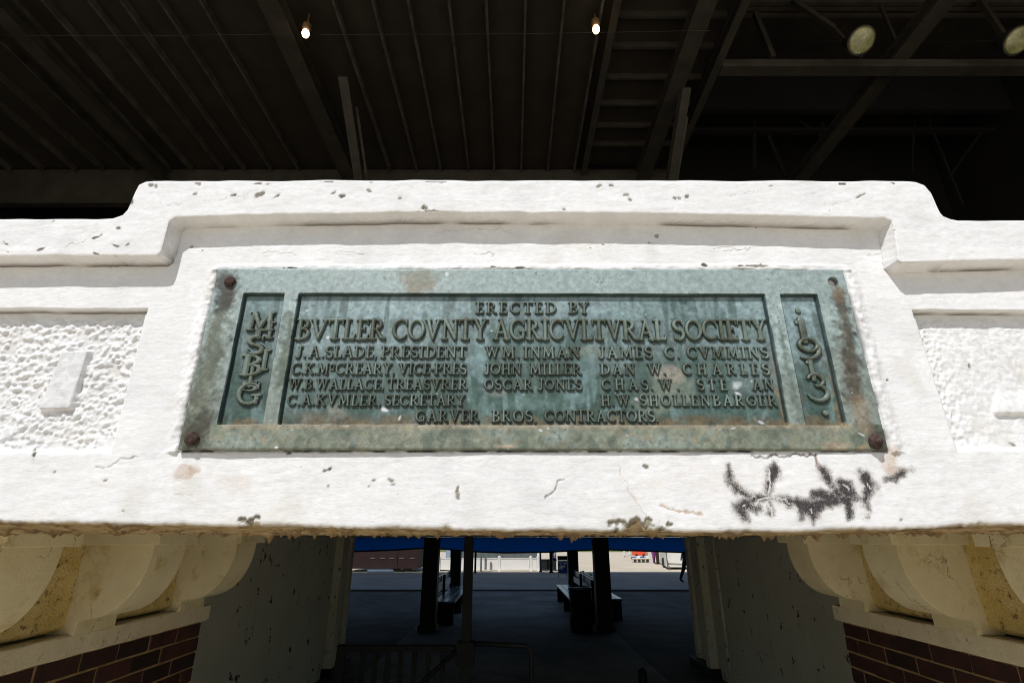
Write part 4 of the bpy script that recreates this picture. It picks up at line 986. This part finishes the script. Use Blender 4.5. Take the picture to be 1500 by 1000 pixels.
# maroon concession trailer
Yt = 30.4; xa, xb = W(505, 820, Yt)[0], W(613, 820, Yt)[0]; zb_ = hz(832.5, Yt)
t = empty('concession_trailer', ((xa + xb) / 2, Yt, GZ), 'long maroon trailer with a row of pale vents on the far left', 'trailer'); o = tuple(t.location)
MB(o).box(xa, xb, Yt, Yt + 2.4, zb_, GZ + 2.9, bev=.03).build('body', M['maroon'], t)
for px in (546, 560.5, 574, 588.5, 604):
    xx = W(px, 817, Yt)[0]; MB(o).box(xx - .13, xx + .13, Yt - .03, Yt - .002, hz(818, Yt), hz(816.4, Yt)).build('vent', M['lens'], t)
for px in (581,): 
    xx = W(px, 817, Yt)[0]; MB(o).box(xx - .05, xx + .05, Yt - .04, Yt - .002, zb_, GZ + 2.8).build('panel_trim', M['maroon'], t)
for px in (579, 596):
    xx = W(px, 833, Yt)[0]
    wh = MB(o).tube([(xx, Yt + .1, GZ + .30), (xx, Yt + .32, GZ + .30)], .30, 20).build('wheel', M['tyre'], t)
    MB(o).tube([(xx, Yt + .07, GZ + .30), (xx, Yt + .098, GZ + .30)], .15, 14).build('hub', M['dark'], wh)
MB(o).box(W(540, 835, Yt)[0], W(577, 835, Yt)[0], Yt - .3, Yt - .05, GZ - .008, GZ + .10, bev=.01).build('step_board', M['bluepost'], t)

# posts, cabinets and signs by the road
def plain_post(px, py0, py1, wd, m, label, yy=None):
    X, Y, _ = gp(px, py1); t = empty('post', (X, Y, GZ), label, 'post'); o = (X, Y, GZ)
    MB(o).box(X - wd / 2, X + wd / 2, Y - wd / 2, Y + wd / 2, GZ - .003, GZ + 2.7, bev=.004).build('shaft', M[m], t)
    MB(o).box(X - wd * .8, X + wd * .8, Y - wd * .8, Y + wd * .8, GZ - .003, GZ + .05, bev=.004).build('foot', M[m], t)
plain_post(696, 806, 838.5, .10, 'black', 'thin black post standing before the white fence')
plain_post(704.5, 806, 836.5, .09, 'greygreen', 'thin grey post standing before the white fence')
plain_post(655.5, 806, 832.6, .24, 'bluepost', 'pale blue post seen above the left bench')
plain_post(792, 806, 837, .10, 'black', 'black post at the right end of the white fence')
plain_post(807.5, 806, 838.3, .14, 'black', 'black post carrying the small blue sign')
def cabinet(pa, pb, pt, pbm, m, label, Yd):
    xa, xb = W(pa, 828, Yd)[0], W(pb, 828, Yd)[0]; t = empty('cabinet', ((xa + xb) / 2, Yd, GZ), label, 'cabinet'); o = tuple(t.location)
    MB(o).box(xa, xb, Yd, Yd + .7, hz(pbm, Yd), hz(pt, Yd), bev=.01).build('body', M[m], t)
    MB(o).box(xa - .03, xb + .03, Yd - .03, Yd + .73, hz(pt, Yd) + .001, hz(pt, Yd) + .05, bev=.01).build('top', M[m], t)
    for xx in (xa + .06, xb - .06): MB(o).box(xx - .03, xx + .03, Yd + .02, Yd + .08, GZ - .01, hz(pbm, Yd) - .001).build('leg', M['black'], t)
cabinet(790.5, 815, 820.5, 834, 'dark', 'dark grey counter cabinet right of the white fence', 31.2)
cabinet(638, 652, 819, 834.5, 'black', 'black counter cabinet seen above the left bench', 31.3)
# blue board with illegible white print, standing on the road
def signboard(pa, pb, pt, pbm, Yd, label, onground, header=False):
    xa, xb, za, zb_ = W(pa, 828, Yd)[0], W(pb, 828, Yd)[0], hz(pbm, Yd), hz(pt, Yd)
    t = empty('sign_board', ((xa + xb) / 2, Yd, GZ), label, 'sign'); o = tuple(t.location); L = random.Random(pa)
    MB(o).box(xa, xb, Yd, Yd + .04, za, zb_).build('panel', M['white'], t)
    MB(o).box(xa + .03, xb - .03, Yd - .006, Yd - .002, za + .04, zb_ - .04).build('blue_field', M['signblue'], t)
    m = MB(o)
    for _ in range(26):
        a, b_ = L.uniform(xa + .05, xb - .1), L.uniform(za + (zb_ - za) * .3, zb_ - .08); w_, h_ = L.uniform(.02, .09), L.uniform(.015, .06)
        m.box(a, min(a + w_, xb - .04), Yd - .011 - L.uniform(0, .001), Yd - .007, b_, min(b_ + h_, zb_ - .05))
    m.build('white_print', M['white'], t)
    if header: MB(o).box(xa, xb, Yd - .01, Yd + .05, zb_ + .01, zb_ + .18, bev=.005).build('header', M['black'], t)
    if onground:
        for xx in (xa + .03, xb - .03): MB(o).tube([(xx, Yd + .02, zb_), (xx, Yd + .25, GZ - .003)], .015, 6).build('leg', M['black'], t)
    else: MB(o).tube([((xa + xb) / 2, Yd + .03, zb_ + .01), ((xa + xb) / 2, Yd + .03, .4)], .01, 6).build('hanger', M['black'], t)
signboard(817, 831.5, 820, 840.5, 25.8, 'blue sign board with white print and black header on the road', True, True)
signboard(809, 815.5, 806, 822, 29.6, 'small blue sign with white print hanging beside the black post', False)

# distant stalls and things on the sunlit paving
X, Y, _ = gp(938, 815.5); t = empty('vendor_cart', (X, Y, GZ), 'orange red vendor cart with a yellow band far down the paving', 'cart'); o = (X, Y, GZ); wd = 17 * Y / F * .5
MB(o).box(X - wd, X + wd, Y, Y + 1.0, GZ + .15, GZ + .78, bev=.04).build('body', M['red'], t)
MB(o).box(X - wd - .04, X + wd + .04, Y - .04, Y + 1.04, GZ + .782, GZ + 1.15, bev=.04).build('counter_band', M['yellow'], t)
MB(o).box(X - wd, X + wd, Y + .1, Y + .9, GZ + 1.152, GZ + 1.9, bev=.03).build('cabin', M['white'], t)
for xx in (-wd + .25, wd - .25): MB(o).tube([(X + xx, Y - .06, GZ + .14), (X + xx, Y - .002, GZ + .14)], .14, 16).build('wheel', M['tyre'], t)
X, Y, _ = gp(939.5, 823); t = empty('wagon', (X, Y, GZ), 'low blue and white wagon parked in front of the red cart', 'wagon'); o = (X, Y, GZ); wd = 24 * Y / F * .5
MB(o).box(X - wd, X + wd, Y, Y + .6, GZ + .14, GZ + .22, bev=.02).build('chassis', M['yellow'], t)
for k in range(4):
    a = X - wd + .03 + k * (2 * wd) / 4; MB(o).box(a, a + wd / 2 - .08, Y + .0, Y + .6, GZ + .222, GZ + (.42 if k % 2 else .36), bev=.03).build('load', M['white'] if k % 2 else M['signblue'], t)
MB(o).box(X - wd, X + wd, Y - .03, Y - .002, GZ + .224, GZ + .30, bev=.005).build('side_rail', M['white'], t)
for xx in (-wd + .2, -.15, .15, wd - .2): MB(o).tube([(X + xx, Y - .05, GZ + .10), (X + xx, Y + .03, GZ + .10)], .11, 14).build('wheel', M['tyre'], t)
# white box trailer with rails
Yw = 32.5; xa, xb = W(967, 820, Yw + 4)[0], W(975.5, 820, Yw)[0]; xc = xb + 3.6
t = empty('box_trailer', (xb, Yw, GZ), 'white box trailer with handrails standing at the right of the paving', 'trailer'); o = (xb, Yw, GZ)
prof = [(xb, Yw), (xc, Yw), (xc, Yw + 6.5), (W(967, 820, Yw + 6.5)[0], Yw + 6.5)]
m = MB(o); A = [m.bm.verts.new(Vector((a, b_, GZ + .12)) - m.o) for a, b_ in prof]; B = [m.bm.verts.new(Vector((a, b_, GZ + 2.7)) - m.o) for a, b_ in prof]
m.bm.faces.new(A); m.bm.faces.new(B)
for k in range(4): m.bm.faces.new((A[k], A[(k + 1) % 4], B[(k + 1) % 4], B[k]))
m.build('body', M['white'], t)
MB(o).tube([(xb + .05, Yw - .5, GZ), (xb - .15, Yw - .5, GZ + 1.0), (xb + 3.2, Yw - .5, GZ + .85)], .03, 8).build('handrail', M['lens'], t)
MB(o).tube([(xb + .05, Yw - .02, GZ + .1), (xb + .05, Yw - .02, GZ + 2.6)], .03, 8).build('corner_trim', M['lens'], t)
for yy in (1.2, 2.2): MB(o).tube([(xb + .4, Yw + yy, GZ + .28), (xb + .9, Yw + yy, GZ + .28)], .28, 16).build('wheel', M['tyre'], t)
X, Y, _ = gp(964, 825.5); t = empty('stall_panel', (X, Y, GZ), 'narrow dark red board standing beside the white box trailer', 'board'); o = (X, Y, GZ)
MB(o).box(X - .10, X + .12, Y, Y + .06, GZ + .05, GZ + 1.9, bev=.01).build('panel', M['maroon'], t)
MB(o).box(X - .16, X + .18, Y - .12, Y + .18, GZ - .01, GZ + .049, bev=.01).build('foot', M['black'], t)

# people
def person(px, py, h, ang, top, legs, label, stride=.16):
    X, Y, _ = gp(px, py); k = h / 1.75
    t = empty('person', (X, Y, GZ - .012 if Y > 30.2 else GZ - .004), label, 'person')
    t.rotation_euler = (0, 0, ang)
    J = [((0, 0, .95), .13), ((0, 0, 1.15), .115), ((0, .01, 1.38), .15), ((0, .01, 1.50), .055), ((0, -.01, 1.60), .075), ((0, -.01, 1.70), .07),
         ((-.17, .01, 1.42), .058), ((-.24, .05, 1.14), .042), ((-.22, -.10, .92), .032), ((-.21, -.14, .84), .034),
         ((.17, .01, 1.42), .058), ((.24, .02, 1.14), .042), ((.25, .10, .90), .032), ((.25, .12, .82), .034),
         ((-.09, 0, .88), .11), ((-.10, -stride, .50), .08), ((-.10, -stride * .9, .09), .055), ((-.10, -stride * .9 - .16, .035), .035),
         ((.09, 0, .88), .11), ((.10, stride * .5, .50), .08), ((.10, stride * 1.4, .10), .055), ((.10, stride * 1.4 - .15, .035), .035)]
    E = [(0, 1), (1, 2), (2, 3), (3, 4), (4, 5), (2, 6), (6, 7), (7, 8), (8, 9), (2, 10), (10, 11), (11, 12), (12, 13), (0, 14), (14, 15), (15, 16), (16, 17), (0, 18), (18, 19), (19, 20), (20, 21)]
    me = bpy.data.meshes.new('body'); me.from_pydata([tuple(c * k for c in p) for p, r in J], E, []); ob = bpy.data.objects.new('tmp', me); COL.objects.link(ob)
    sk = ob.modifiers.new('s', 'SKIN')
    for i, (p, r) in enumerate(J): me.skin_vertices[0].data[i].radius = (r * k, r * k)
    me.skin_vertices[0].data[0].use_root = True
    sb = ob.modifiers.new('u', 'SUBSURF'); sb.levels = 1; sb.render_levels = 1
    dg = bpy.context.evaluated_depsgraph_get(); m2 = bpy.data.meshes.new_from_object(ob.evaluated_get(dg)); bpy.data.objects.remove(ob)
    m2.name = 'body'; m2.materials.clear()
    for mm in ('skin', top, legs, 'black'): m2.materials.append(M[mm])
    for p in m2.polygons:
        z = p.center.z / k; ax = abs(p.center.x) / k
        p.material_index = 3 if z < .10 else 2 if z < .98 and ax < .2 else 1 if (z < 1.48 and not (ax > .2 and z < 1.15)) else 0
        p.use_smooth = True
    link('body', m2, None, t)
    MB().lathe([(.03, .135), (.07, .115), (.085, .06), (.082, .0), (.07, -.04)], 0, .012, 1.66 * k, 14).build('hair', M['hair'], t, True)
    MB().box(-.012, .012, -.105 * k, -.075 * k, 1.625 * k, 1.665 * k, bev=.006).build('nose', M['skin'], t)
    for s in (-1, 1): MB().box(s * .078 - .008, s * .078 + .008, -.02, .015, 1.63 * k, 1.68 * k, bev=.004).build('ear', M['skin'], t)
person(1008, 853, 1.75, math.pi * .5, 'cloth_dark', 'cloth_dark', 'person in black clothes stepping out from behind the right wall', .2)
person(915, 815, 1.7, .3, 'cloth_white', 'cloth_white', 'person in white trousers walking left of the red cart')
person(924, 812.5, 1.65, -.2, 'cloth_purple', 'cloth_white', 'person in purple top walking behind the red cart')
person(947.5, 817, 1.7, .6, 'cloth_white', 'skin', 'person in white top and bare legs right of the red cart')
person(958.5, 824, 1.72, .1, 'cloth_white', 'cloth_purple', 'person in dark purple trousers beside the dark red board')
